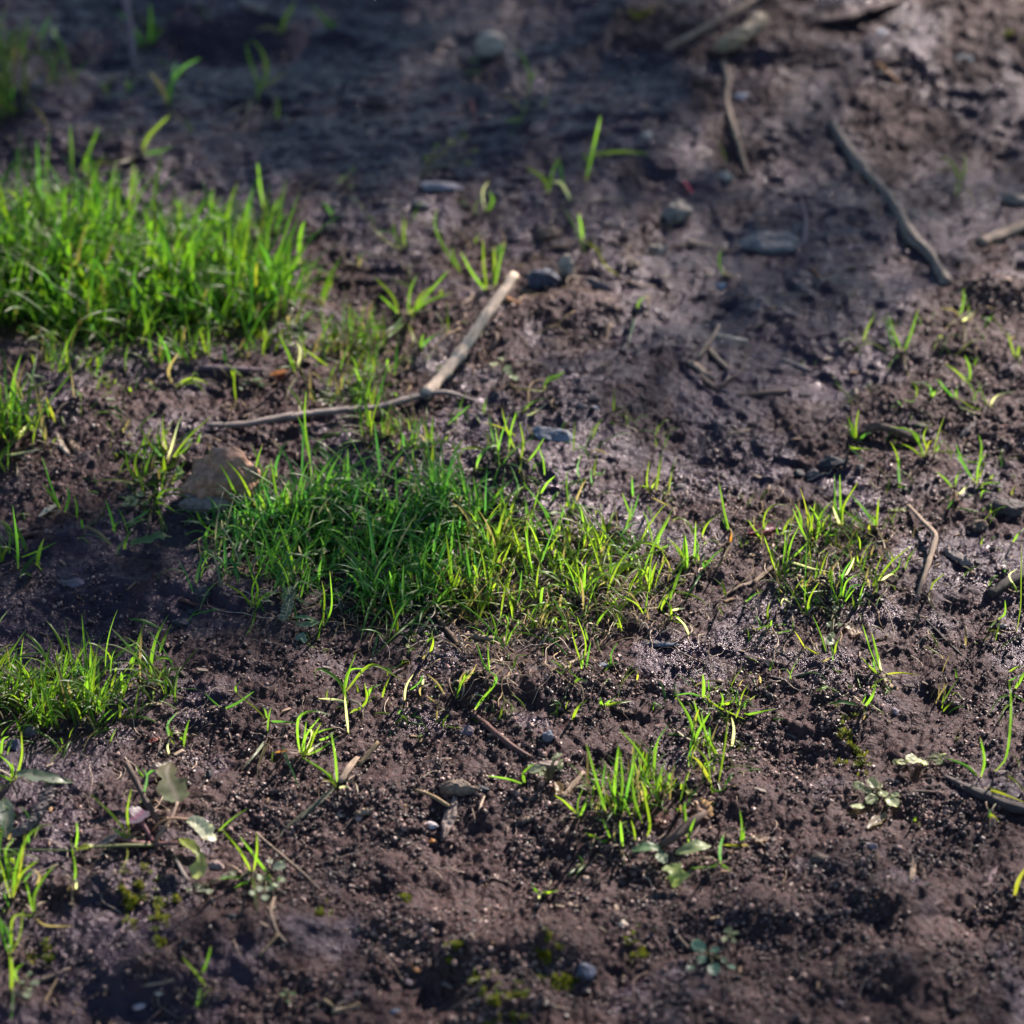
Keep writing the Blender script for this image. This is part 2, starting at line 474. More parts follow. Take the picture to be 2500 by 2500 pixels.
def catmull(P, n):
    P = np.asarray(P, float)
    if len(P) == 2:
        return P[0] + (P[1] - P[0]) * np.linspace(0, 1, n)[:, None]
    Q = np.vstack([2 * P[0] - P[1], P, 2 * P[-1] - P[-2]])
    seg = np.linalg.norm(np.diff(P, axis=0), axis=1) + 1e-9
    cum = np.concatenate([[0], np.cumsum(seg)]); cum /= cum[-1]
    out = []
    for s in np.linspace(0, 1, n):
        k = min(np.searchsorted(cum, s, side='right') - 1, len(P) - 2)
        t = (s - cum[k]) / (cum[k + 1] - cum[k])
        a, b, c, d = Q[k], Q[k + 1], Q[k + 2], Q[k + 3]
        out.append(0.5 * (2 * b + (c - a) * t + (2 * a - 5 * b + 4 * c - d) * t * t + (3 * b - a - 3 * c + d) * t ** 3))
    return np.array(out)

def blade_arrays(C, width, side0, tint, basecol, tipcol):
    """C: (N,S,3) centre lines. 3 verts across, a shallow V."""
    N, Sg, _ = C.shape
    t = np.linspace(0, 1, Sg)[None]
    T = np.gradient(C, axis=1); T /= np.linalg.norm(T, axis=2, keepdims=True) + 1e-12
    side = side0[:, None] - T * np.sum(side0[:, None] * T, 2, keepdims=True)
    side /= np.linalg.norm(side, axis=2, keepdims=True) + 1e-9
    nrm = np.cross(side, T)
    w = width[:, None] * np.minimum(1, 0.55 + 1.6 * t) * (1 - t ** 3.2) ** 0.75 * 0.5
    w = np.maximum(w, width[:, None] * 0.03)[..., None]
    V = np.stack([C - side * w, C - nrm * w * 0.42, C + side * w], 2)            # N,S,3,3
    idx = np.arange(N * Sg * 3).reshape(N, Sg, 3)
    q = np.stack([idx[:, :-1, :-1], idx[:, :-1, 1:], idx[:, 1:, 1:], idx[:, 1:, :-1]], -1).reshape(-1, 4)
    tt = t[..., None]
    col = tint[:, None] * np.ones((1, Sg, 1))
    kb = np.clip(1 - tt / 0.16, 0, 1); kt = np.clip((tt - 0.86) / 0.14, 0, 1)
    col = col * (1 - kb) + basecol[:, None] * kb
    col = col * (1 - kt) + tipcol[:, None] * kt
    col = np.repeat(col[:, :, None], 3, axis=2)
    col[:, :, 1] *= 0.85
    return V, q, col

def grass_tints(n, lush=0.5, straw=0.08, lime=0.3):
    g = GREEN[None] * (1 + rng.normal(0, 0.18, (n, 1)))
    k = rng.random((n, 1))
    g = np.where(k < lime, LIME[None] * rng.uniform(0.7, 1.05, (n, 1)), g)
    g = np.where(k > 1 - 0.35 * lush, DEEP[None] * rng.uniform(0.8, 1.3, (n, 1)), g)
    s = rng.random((n, 1)) < straw
    g = np.where(s, STRAW[None] * rng.uniform(0.5, 1.1, (n, 1)), g)
    return np.abs(g)

def tuft_blades(crop, text, w, lift=0.0006):
    """traced blades -> list of centre lines, widths, tints. The first point stands on the ground."""
    out = []
    for part in text.split(';'):
        part = part.strip()
        if not part: continue
        key = ''; ww = w
        toks = part.split()
        pts = []
        for tk in toks:
            if ',' in tk: pts.append(tuple(float(v) for v in tk.split(',')))
            elif tk[0] == '*': ww = w * float(tk[1:])
            else: key = tk
        S0 = [src(crop, *p) for p in pts]
        base = hit(*S0[0], 0.0)
        base[2] = float(ground_top(base[0], base[1])) - 0.001
        yaw = random.uniform(-0.45, 0.45)
        nrm = np.array([math.sin(yaw), math.cos(yaw), random.uniform(-0.25, 0.2)])
        C = [base]
        for (x, y) in S0[1:]:
            d = ray(x, y)
            den = np.dot(d, nrm)
            t = np.dot(base - np.array([0, 0, CAM_H]), nrm) / den
            p = np.array([0, 0, CAM_H]) + d * t
            g = hit(x, y, lift + 0.0022 + random.uniform(0, 0.003) + 0.003 * (len(C) < len(S0) - 1))
            if p[2] < g[2] or t > np.dot(g - np.array([0, 0, CAM_H]), FWD): p = g
            C.append(p)
        C = catmull(C, 15)
        z = ground_top(C[:, 0], C[:, 1]) + 0.0011
        C[2:, 2] = np.maximum(C[2:, 2], z[2:])
        wid = ww * (0.44 if crop != 'W' else 1.294) * mpp(base) * random.uniform(0.50, 0.82)
        side = np.cross(C[-1] - C[0], -FWD); side /= np.linalg.norm(side) + 1e-9
        ax = C[-1] - C[0]; ax /= np.linalg.norm(ax) + 1e-9
        tw = random.uniform(-0.8, 0.8)
        side = side * math.cos(tw) + np.cross(ax, side) * math.sin(tw)
        tint = TINTS.get(key)
        if tint is None:
            tint = grass_tints(1, 0.5, 0.0)[0] * random.uniform(0.95, 1.3)
        out.append((C, wid, side, tint, key))
    return out

def grass_tuft(crop, label, text, w=18, group=None):
    bl = tuft_blades(crop, text, w)
    base = bl[0][0][0].copy()
    single = len(bl) == 1
    root = None if single else empty('grass_tuft', base, label, 'grass', group)
    for C, wid, side, tint, key in bl:
        tip = STRAW * 1.1 if random.random() < 0.3 else tint * 1.15
        bc = (PALE if random.random() < 0.6 else STRAW * 0.9) if key != 't' else STRAW * .7
        V, q, col = blade_arrays((C - base)[None], np.array([wid]), side[None], tint[None], bc[None], np.array(tip)[None])
        nm = 'grass_tuft' if single else 'blade'
        me = mesh_np(nm, V, q, tint=col.reshape(-1, 3))
        o = link(nm, me, GRASS, root)
        if single:
            o.location = base; o['label'] = label; o['category'] = 'grass'
            if group: o['group'] = group
    if len(bl) > 2:                                     # dead sheaths and root ends splayed at the foot
        for _ in range(min(6, 2 + len(bl) // 2)):
            src_b = bl[random.randrange(len(bl))][0][0]
            a = random.uniform(0, 6.28); L = random.uniform(0.005, 0.013); k = random.uniform(-1.5, 1.5)
            P = [src_b + np.array([math.cos(a + k * t) * L * t, math.sin(a + k * t) * L * t, 0]) for t in (0, .35, .7, 1.0)]
            P = catmull(P, 9)
            P[:, 2] = ground_top(P[:, 0], P[:, 1]) + 0.0008 + np.sin(np.linspace(0, math.pi, 9)) * random.uniform(0, 0.004)
            c_ = np.array(random.choice([(.20, .15, .09), (.14, .095, .055), (.26, .22, .14), (.10, .06, .04)]))
            V, q, col = blade_arrays((P - base)[None], np.array([random.uniform(.0005, .0011)]), np.array([[-math.sin(a), math.cos(a), .3]]), c_[None], c_[None], c_[None] * .8)
            link('dead_blade', mesh_np('dead_blade', V, q, tint=col.reshape(-1, 3)), FIBRE, root)

def inside(poly, x, y):
    r = np.zeros(len(x), bool); j = len(poly) - 1
    for i in range(len(poly)):
        xi, yi = poly[i]; xj, yj = poly[j]
        c = ((yi > y) != (yj > y)) & (x < (xj - xi) * (y - yi) / (yj - yi + 1e-9) + xi)
        r ^= c; j = i
    return r

def grass_patch(label, poly, n, h, width=0.0015, clump=4, spread=0.004, lush=0.6, straw=0.1, bend=(0.2, 1.0), tilt=0.35, lime=0.3, gain=1.0, cool=(1, 1, 1)):
    """poly in whole-photo units of the 1932 px view; h = blade length in metres"""
    poly = [(a * 2500 / 1932, b * 2500 / 1932) for a, b in poly]
    xs = [p[0] for p in poly]; ys = [p[1] for p in poly]
    k = int(n * 1.5 / clump) + 1
    px = rng.uniform(min(xs), max(xs), k * 8); py = rng.uniform(min(ys), max(ys), k * 8)
    ok = inside(poly, px, py); px = px[ok][:k]; py = py[ok][:k]
    B = hits(px, py)
    nz = fbm(B[:, 0] * 45 + 3, B[:, 1] * 45, 3)
    keep = rng.random(len(B)) < np.clip(0.62 + nz * 1.1, 0.12, 1)
    B = B[keep]; nz = nz[keep]
    hs = rng.uniform(0.5, 1.2, len(B)) * (1 + 0.6 * nz)
    st = rng.random(len(B)) < 0.28
    B[st, :2] += rng.normal(0, 0.016, (st.sum(), 2)); hs[st] *= 0.7
    B = np.repeat(B, clump, 0); hs = np.repeat(hs, clump)
    N = len(B)
    B[:, :2] += rng.normal(0, spread, (N, 2))
    B[:, 2] = ground_top(B[:, 0], B[:, 1]) - 0.001
    L = h * hs * rng.uniform(0.55, 1.1, N)
    az = rng.uniform(0, 2 * np.pi, N)
    a0 = np.abs(rng.normal(0, tilt * 1.2, N)) + 0.05; bd = rng.uniform(bend[0], bend[1] * 1.1, N) * rng.choice([1, 1, 1.3, 2.2], N)
    Sg = 8
    t = np.linspace(0, 1, Sg)
    ang = a0[:, None] + bd[:, None] * t[None] ** 1.4
    hd = np.stack([np.cos(az), np.sin(az), 0 * az], 1)
    step = (L / (Sg - 1))[:, None, None]
    inc = (np.sin(ang)[..., None] * hd[:, None] + np.cos(ang)[..., None] * np.array([0, 0, 1.0])) * step
    C = B[:, None] + np.cumsum(np.concatenate([np.zeros((N, 1, 3)), inc[:, :-1]], 1), 1)
    g = ground_top(C[..., 0].ravel(), C[..., 1].ravel()).reshape(N, Sg) + 0.0003
    C[:, 1:, 2] = np.maximum(C[:, 1:, 2], g[:, 1:])
    perp = np.stack([-np.sin(az), np.cos(az), 0 * az], 1)
    tw = rng.uniform(-1.2, 1.2, N)[:, None]
    side = perp * np.cos(tw) + np.array([0, 0, 1.0]) * np.sin(tw) * 0.6 + hd * np.sin(tw) * 0.6
    tint = grass_tints(N, lush, straw, lime) * gain * np.array(cool)
    tip = np.where(rng.random((N, 1)) < 0.25, STRAW[None], tint * 1.1)
    bc = np.where(rng.random((N, 1)) < 0.5, PALE[None], STRAW[None] * 0.7)
    V, q, col = blade_arrays(C, width * rng.uniform(0.5, 1.35, N), side, tint, bc, tip)
    me = mesh_np('grass_patch', V, q, tint=col.reshape(-1, 3))
    link('grass_patch', me, GRASS, kind='stuff', label=label, category='grass')

# ------------------------------------------------------------------ round sticks
def tube_arrays(C, r, sides=9, rough=0.12, seed=0, flat=1.0):
    C = np.asarray(C, float); n = len(C)
    T = np.gradient(C, axis=0); T /= np.linalg.norm(T, axis=1, keepdims=True) + 1e-12
    up = np.array([0, 0, 1.0])
    s = np.cross(T, up); s /= np.linalg.norm(s, axis=1, keepdims=True) + 1e-9
    u = np.cross(s, T)
    a = np.linspace(0, 2 * np.pi, sides, endpoint=False)
    rr = np.random.default_rng(seed)
    ridge = 1 + rough * rr.normal(size=sides)[None] + rough * 0.6 * rr.normal(size=(n, sides))
    R_ = np.asarray(r)[:, None] * ridge
    V = C[:, None] + s[:, None] * (np.cos(a)[None] * R_)[..., None] + u[:, None] * (np.sin(a)[None] * R_ * flat)[..., None]
    idx = np.arange(n * sides).reshape(n, sides)
    nxt = np.roll(idx, -1, 1)
    q = np.stack([idx[:-1], nxt[:-1], nxt[1:], idx[1:]], -1).reshape(-1, 4)
    V = V.reshape(-1, 3)
    c0, c1 = len(V), len(V) + 1
    V = np.vstack([V, C[0] - T[0] * r[0] * 0.15, C[-1] + T[-1] * r[-1] * 0.15])
    tr = [[c0, nxt[0, k], idx[0, k]] for k in range(sides)] + [[c1, idx[-1, k], nxt[-1, k]] for k in range(sides)]
    return V, q, np.array(tr), n, sides

def add_uv(me, n, sides, length):
    uv = me.uv_layers.new(name='UVMap')
    li = np.empty(len(me.loops), np.int32); me.loops.foreach_get('vertex_index', li)
    k = np.minimum(li // sides, n - 1); s = li % sides
    co = np.stack([k / max(n - 1, 1) * length * 22, s / sides], 1).astype(np.float32)
    uv.data.foreach_set('uv', co.ravel())

TWIG_TINTS = {'tan': (0.28, 0.20, 0.14), 'grey': (0.20, 0.165, 0.15), 'pale': (0.60, 0.47, 0.35), 'brown': (0.10, 0.06, 0.045),
              'dark': (0.035, 0.025, 0.022), 'red': (0.14, 0.06, 0.05), 'straw': (0.32, 0.22, 0.11), 'mauve': (0.16, 0.11, 0.13), 'orange': (0.30, 0.13, 0.04)}
_tid = [0]
def stick(name, crop, label, pts, r, tone, cat='twig', sink=0.35, rough=0.10, lift=None, knots=(), flat=1.0, group=None, n=None):
    """pts: x,y in crop pixels; r: radius in crop pixels (one value or one per point)"""
    _tid[0] += 1
    P = [tuple(float(v) for v in t.split(',')) for t in pts.split()]
    rs = [r] * len(P) if not isinstance(r, (tuple, list)) else list(r)
    sc = 0.44 if crop != 'W' else 1.294
    C = []
    for k, p in enumerate(P):
        g = hit(*src(crop, *p))
        m = mpp(g)
        h = rs[k] * sc * m * (1 - 2 * sink) * flat
        lf = 0 if lift is None else lift[k]
        C.append(hit(*src(crop, *p), h + lf))
    L = sum(np.linalg.norm(C[k + 1] - C[k]) for k in range(len(C) - 1))
    m = mpp(C[0])
    nn = n or int(max(8, min(46, L / 0.0028)))
    c2 = catmull(C, nn)
    seg = [0] + list(np.cumsum([np.linalg.norm(C[k + 1] - C[k]) for k in range(len(C) - 1)]))
    rad = np.interp(np.linspace(0, seg[-1], nn), seg, np.array(rs) * sc * m)
    jr = np.random.default_rng(_tid[0])
    rad = rad * (1 + 0.06 * jr.normal(size=nn))
    for kf in knots:
        rad = rad * (1 + 0.35 * np.exp(-((np.linspace(0, 1, nn) - kf) / 0.02) ** 2))
    c2[:, 0] += jr.normal(0, 1, nn) * rad * 0.06
    c2[:, 2] += jr.normal(0, 1, nn) * rad * 0.06
    org = c2[0].copy()
    V, q, t, n_, s_ = tube_arrays(c2 - org, rad, 10, rough, _tid[0], flat)
    col = np.array(TWIG_TINTS[tone] if isinstance(tone, str) else tone)
    cc = np.ones((len(V), 1)) * col[None] * (1 + 0.15 * jr.normal(size=(len(V), 1)))
    me = mesh_np(name, V, q, t, tint=np.clip(cc, 0.005, 1))
    add_uv(me, n_, s_, L)
    o = link(name, me, WOOD, label=label, category=cat)
    o.location = org
    if group: o['group'] = group
    return o

# flat splintered wood or bark chips
def chip(name, crop, label, pts, w, thick, tone, cat='wood chip', tilt=0.25, ends=0.35, bow=0.15, mat=None, group=None):
    _tid[0] += 1
    jr = np.random.default_rng(_tid[0] + 500)
    P = [tuple(float(v) for v in t.split(',')) for t in pts.split()]
    g0 = hit(*src(crop, *P[0])); m = mpp(g0) * 0.44
    C = np.array([hit(*src(crop, *p), thick * m * 0.25) for p in P])
    L = np.linalg.norm(C[-1] - C[0]); nn = 14
    C = catmull(C, nn)
    t = np.linspace(0, 1, nn)
    C[:, 2] += np.sin(t * np.pi) * bow * thick * m
    prof = np.clip(np.minimum(t, 1 - t) / max(ends, 0.02), 0.0, 1) ** 0.6 * 0.75 + 0.25
    prof *= 1 + 0.10 * jr.normal(size=nn)
    T = np.gradient(C, axis=0); T /= np.linalg.norm(T, axis=1, keepdims=True)
    s = np.cross(T, [0, 0, 1.0]); s /= np.linalg.norm(s, axis=1, keepdims=True)
    u = np.cross(s, T)
    s2 = s * math.cos(tilt) + u * math.sin(tilt); u2 = np.cross(s2, T)
    hw = w * m * 0.5 * prof; ht = thick * m * 0.5 * (0.7 + 0.3 * prof)
    cs = np.array([[-1, 0], [-.85, .7], [-.4, 1.1], [0, .9], [.35, 1.15], [.8, .75], [1, 0], [.7, -.9], [0, -1], [-.7, -.9]])
    V = C[:, None] + s2[:, None] * (cs[None, :, 0] * hw[:, None])[..., None] + u2[:, None] * (cs[None, :, 1] * ht[:, None] * (1 + 0.25 * jr.normal(size=(nn, 10))))[..., None]
    sh = jr.normal(0, 0.05, 10) * L
    e = (np.abs(t - 0.5) * 2) ** 6
    V += T[:, None] * (e[:, None] * sh[None])[..., None] * np.sign(t - .5)[:, None, None]
    org = C[0].copy(); V = (V - org)
    idx = np.arange(nn * 10).reshape(nn, 10); nx_ = np.roll(idx, -1, 1)
    q = np.stack([idx[:-1], nx_[:-1], nx_[1:], idx[1:]], -1).reshape(-1, 4)
    V = V.reshape(-1, 3); c0 = len(V)
    V = np.vstack([V, V[:10].mean(0), V[-10:].mean(0)])
    tr = [[c0, nx_[0, k], idx[0, k]] for k in range(10)] + [[c0 + 1, idx[-1, k], nx_[-1, k]] for k in range(10)]
    col = np.array(TWIG_TINTS[tone] if isinstance(tone, str) else tone)
    me = mesh_np(name, V, q, np.array(tr), tint=np.clip(np.ones((len(V), 1)) * col * (1 + 0.2 * jr.normal(size=(len(V), 1))), .005, 1), smooth=False)
    add_uv(me, nn, 10, L)
    o = link(name, me, mat or WOOD, label=label, category=cat); o.location = org
    if group: o['group'] = group
    return o

# ------------------------------------------------------------------ stones
STONE_TINTS = {'white': (0.40, 0.34, 0.28), 'grey': (0.13, 0.11, 0.11), 'blue': (0.040, 0.041, 0.050), 'brown': (0.12, 0.085, 0.065), 'pink': (0.26, 0.16, 0.15),
               'tan': (0.27, 0.21, 0.16), 'dark': (0.045, 0.042, 0.048), 'clay': (0.19, 0.125, 0.09), 'orange': (0.38, 0.17, 0.05), 'mauve': (0.13, 0.10, 0.12)}
def stone(crop, label, x, y, w, h, tone, name='pebble', cat='stone', facets=7, sub=3, sink=0.35, tall=None, rot=0.0, rough=0.10, smooth=None, group=None):
    """w, h: seen width and height in crop pixels"""
    _tid[0] += 1
    jr = random.Random(_tid[0] * 7 + 3)
    if tone != 'white' and w > 40 and facets > 2:
        facets = max(facets, 8) if name != 'rock' else facets; sink = max(sink, 0.42) if name == 'pebble' else sink; rough += 0.05
    c = hit(*src(crop, x, y)); m = mpp(c) * 0.44
    rx = w * m * 0.5
    # seen height = depth * sin(pitch) + height * cos(pitch)
    H = h * m * 0.5
    ry = H * 0.95 if tall is None else H * 0.95 * (1 - tall * 0.4)
    rz = H * 0.75 if tall is None else H * (0.75 + 0.5 * tall)
    bm = bmesh.new(); bmesh.ops.create_icosphere(bm, subdivisions=sub, radius=1)
    planes = []
    for k in range(facets):
        v = Vector((jr.gauss(0, 1), jr.gauss(0, 1), jr.gauss(0.3, 1))).normalized()
        planes.append((v, jr.uniform(0.62, 0.86)))
    off = Vector((jr.uniform(0, 50), jr.uniform(0, 50), 0))
    for v in bm.verts:
        p = v.co.copy()
        for nv, d in planes:
            e = p.dot(nv) - d
            if e > 0: p -= nv * e
        nz = mnoise.noise(p * 1.7 + off) * rough * 1.6 + mnoise.noise(p * 5 + off) * rough * 0.6 + mnoise.noise(p * 14 + off) * rough * 0.22
        p *= 1 + nz
        v.co = (p.x * rx * 1.12, p.y * ry * 1.12, p.z * rz * 1.12)
    V = np.array([v.co[:] for v in bm.verts]); F = np.array([[v.index for v in f.verts] for f in bm.faces]); bm.free()
    if rot:
        cr, sr = math.cos(rot), math.sin(rot)
        V = V @ np.array([[cr, sr, 0], [-sr, cr, 0], [0, 0, 1]])
    col = np.array(STONE_TINTS[tone] if isinstance(tone, str) else tone)
    me = mesh_np(name, V, None, F, tint=np.ones((len(V), 1)) * col, smooth=(facets < 5) if smooth is None else smooth)
    o = link(name, me, STONE, label=label, category=cat)
    p = hit(*src(crop, x, y), rz * (1 - 2 * sink))
    o.location = p
    if group: o['group'] = group
    return o

# ------------------------------------------------------------------ leaves
def leaf_mesh(name, P, hw, tint, veincol=None, roll=0.0, cup=0.25, side_up=None, jag=0.0, across=7, edge=None, seed=0):
    """P: (n,3) midrib, hw: (n,) half widths in metres"""
    jr = np.random.default_rng(seed)
    P = np.asarray(P); n = len(P)
    T = np.gradient(P, axis=0); T /= np.linalg.norm(T, axis=1, keepdims=True) + 1e-9
    up = np.array([0, 0, 1.0]) if side_up is None else np.asarray(side_up, float)
    s = np.cross(T, up); s /= np.linalg.norm(s, axis=1, keepdims=True) + 1e-9
    u = np.cross(s, T)
    rl = np.broadcast_to(np.asarray(roll, float), (n,))
    s2 = s * np.cos(rl)[:, None] + u * np.sin(rl)[:, None]; u2 = np.cross(s2, T)
    a = np.linspace(-1, 1, across)
    W = np.asarray(hw)[:, None] * a[None]
    if jag: W = W * (1 + jag * jr.normal(size=(n, across)) * (np.abs(a)[None] > 0.9))
    Z = np.abs(a)[None] ** 1.3 * np.asarray(hw)[:, None] * cup + jr.normal(0, 0.0002, (n, across))
    V = P[:, None] + s2[:, None] * W[..., None] + u2[:, None] * Z[..., None]
    idx = np.arange(n * across).reshape(n, across)
    q = np.stack([idx[:-1, :-1], idx[:-1, 1:], idx[1:, 1:], idx[1:, :-1]], -1).reshape(-1, 4)
    tint = np.broadcast_to(np.asarray(tint, float), (n, 3))
    col = np.repeat(tint[:, None], across, 1)
    if veincol is not None: col[:, across // 2] = veincol
    if edge is not None: col[:, 0] = edge; col[:, -1] = edge
    return mesh_np(name, V, q, tint=col.reshape(-1, 3))

def fine_tube(name, C, r, tint, parent, mat, org):
    V, q, t, n_, s_ = tube_arrays(np.asarray(C) - org, np.asarray(r), 6, 0.05, 3)
    me = mesh_np(name, V, q, t, tint=np.ones((len(V), 1)) * np.asarray(tint))
    return link(name, me, mat, parent)

SEED_G = (0.14, 0.20, 0.11)
def seedling(crop, label, root, leaves, tone=SEED_G, size=1.0, cat='weed', high=0.005, stemcol=(0.10, 0.09, 0.04)):
    """round cotyledon leaves: 'x,y,w' with w in crop pixels"""
    _tid[0] += 1
    jr = random.Random(_tid[0])
    base = hit(*src(crop, *root)); base[2] = float(ground_top(base[0], base[1]))
    e = empty('seedling', base, label, cat)
    for tk in leaves.split():
        x, y, w = (float(v) for v in tk.split(','))
        hh = high * jr.uniform(0.5, 1.3)
        c = hit(*src(crop, x, y), hh); m = mpp(c) * 0.44
        c[2] = max(c[2], float(ground_top(c[0], c[1])) + 0.001)
        r = w * m * 0.5 * size
        d = c - base; d[2] = 0
        if np.linalg.norm(d) < 1e-5: d = np.array([jr.uniform(-1, 1), jr.uniform(-1, 1), 0])
        d /= np.linalg.norm(d)
        d[2] = jr.uniform(-0.15, 0.45); 
        P = c + d * np.linspace(-r, r, 9)[:, None]
        t = np.linspace(-1, 1, 9)
        hw = r * 0.86 * np.sqrt(np.maximum(0.012, 1 - t ** 2)) * (1 + 0.1 * np.sin(t * 5 + x))
        col = np.array(tone) * jr.uniform(0.8, 1.25)
        me = leaf_mesh('leaf', P - base, hw, col, veincol=col * 1.25, roll=jr.uniform(-0.35, 0.35), cup=jr.uniform(-0.1, 0.35), across=7, seed=_tid[0])
        link('leaf', me, LEAFM, e)
        mid = (base + P[0]) / 2 + np.array([0, 0, 0.002])
        fine_tube('stem', catmull([base, mid, P[0]], 7), np.full(7, max(0.0003, r * 0.09)), stemcol, e, FIBRE, base)
    return e

def moss(crop, label, x, y, w, h, n=60):
    _tid[0] += 1
    jr = np.random.default_rng(_tid[0])
    c = hit(*src(crop, x, y)); m = mpp(c) * 0.44
    k = int(n)
    gx = np.clip(jr.normal(0, 0.6, k * 5), -1.8, 1.8) * w * m / 2; gy = np.clip(jr.normal(0, 0.6, k * 5), -1.8, 1.8) * h * m / 2 / math.sin(PITCH)
    nzm = fbm((c[0] + gx) * 150, (c[1] + gy) * 150, 2)
    o_ = np.argsort(-nzm + 0.35 * jr.random(k * 5))[:k]; gx = gx[o_]; gy = gy[o_]; k = len(gx)
    X = c[0] + gx; Y = c[1] + gy; Z = ground_top(X, Y)
    V = []; F = []; col = []
    for i in range(k):
        lump = 0.0005 * jr.uniform(0.0, 1.4)
        base = np.array([X[i], Y[i], Z[i] + lump])
        nl = 6; a0 = jr.uniform(0, 6.28)
        cc = np.array([0.13, 0.14, 0.018]) * jr.uniform(0.5, 1.2) * np.array([jr.uniform(.75, 1.1), 1, 1])
        for j in range(nl):
            a = a0 + j * 2 * math.pi / nl
            d = np.array([math.cos(a), math.sin(a), jr.uniform(0.2, 1.1)]); ln = 0.0011 * jr.uniform(0.7, 1.4)
            s = np.array([-math.sin(a), math.cos(a), 0]) * 0.00038
            i0 = len(V)
            V += [base, base + d * ln * 0.5 + s, base + d * ln, base + d * ln * 0.5 - s]
            F.append([i0, i0 + 1, i0 + 2, i0 + 3]); col += [cc * .8, cc, cc * 1.1, cc]
    V = np.array(V) - c
    me = mesh_np('moss_clump', V, F, tint=np.array(col))
    o = link('moss_clump', me, MOSS, label=label, category='moss'); o.location = c
    return o

# thin dry roots and straw bits nobody could count
def fibres(label, poly, n, length=0.014, r=0.00022, tones=('straw', 'tan', 'brown', 'pale'), lift=0.0025, tail=1.0):
    poly = [(a * 2500 / 1932, b * 2500 / 1932) for a, b in poly]
    xs = [p[0] for p in poly]; ys = [p[1] for p in poly]
    px = rng.uniform(min(xs), max(xs), n * 8); py = rng.uniform(min(ys), max(ys), n * 8)
    ok = inside(poly, px, py); B = hits(px[ok][:n], py[ok][:n])
    VV = []; QQ = []; TT = []; CC = []; off = 0
    for b in B:
        L = length * float(np.exp(rng.normal(0, 0.45))); a = rng.uniform(0, 6.28); k = rng.normal(0, 1.3)
        S_ = 9; ang = a + k * np.linspace(0, 1, S_) ** 1.5 + 0.35 * np.sin(np.linspace(0, 6, S_) + rng.uniform(0, 6))
        C = b + np.stack([np.cumsum(np.cos(ang)), np.cumsum(np.sin(ang)), np.zeros(S_)], 1) * L / S_
        C[:, 2] = ground_top(C[:, 0], C[:, 1]) + r * 0.8 + np.sin(np.linspace(0, np.pi, S_)) * rng.uniform(0, lift)
        rad = r * rng.uniform(0.5, 1.6) * np.linspace(1, 0.35, S_)
        V, q, t, _, _ = tube_arrays(C, rad, 4, 0.05, 1)
        VV.append(V); QQ.append(q + off); TT.append(t + off); off += len(V)
        c = np.array(TWIG_TINTS[tones[rng.integers(len(tones))]]) * rng.uniform(0.7, 1.3)
        CC.append(np.ones((len(V), 1)) * c)
    me = mesh_np('dry_roots', np.vstack(VV), np.vstack(QQ), np.vstack(TT), tint=np.vstack(CC))
    link('dry_roots', me, FIBRE, kind='stuff', label=label, category='roots')

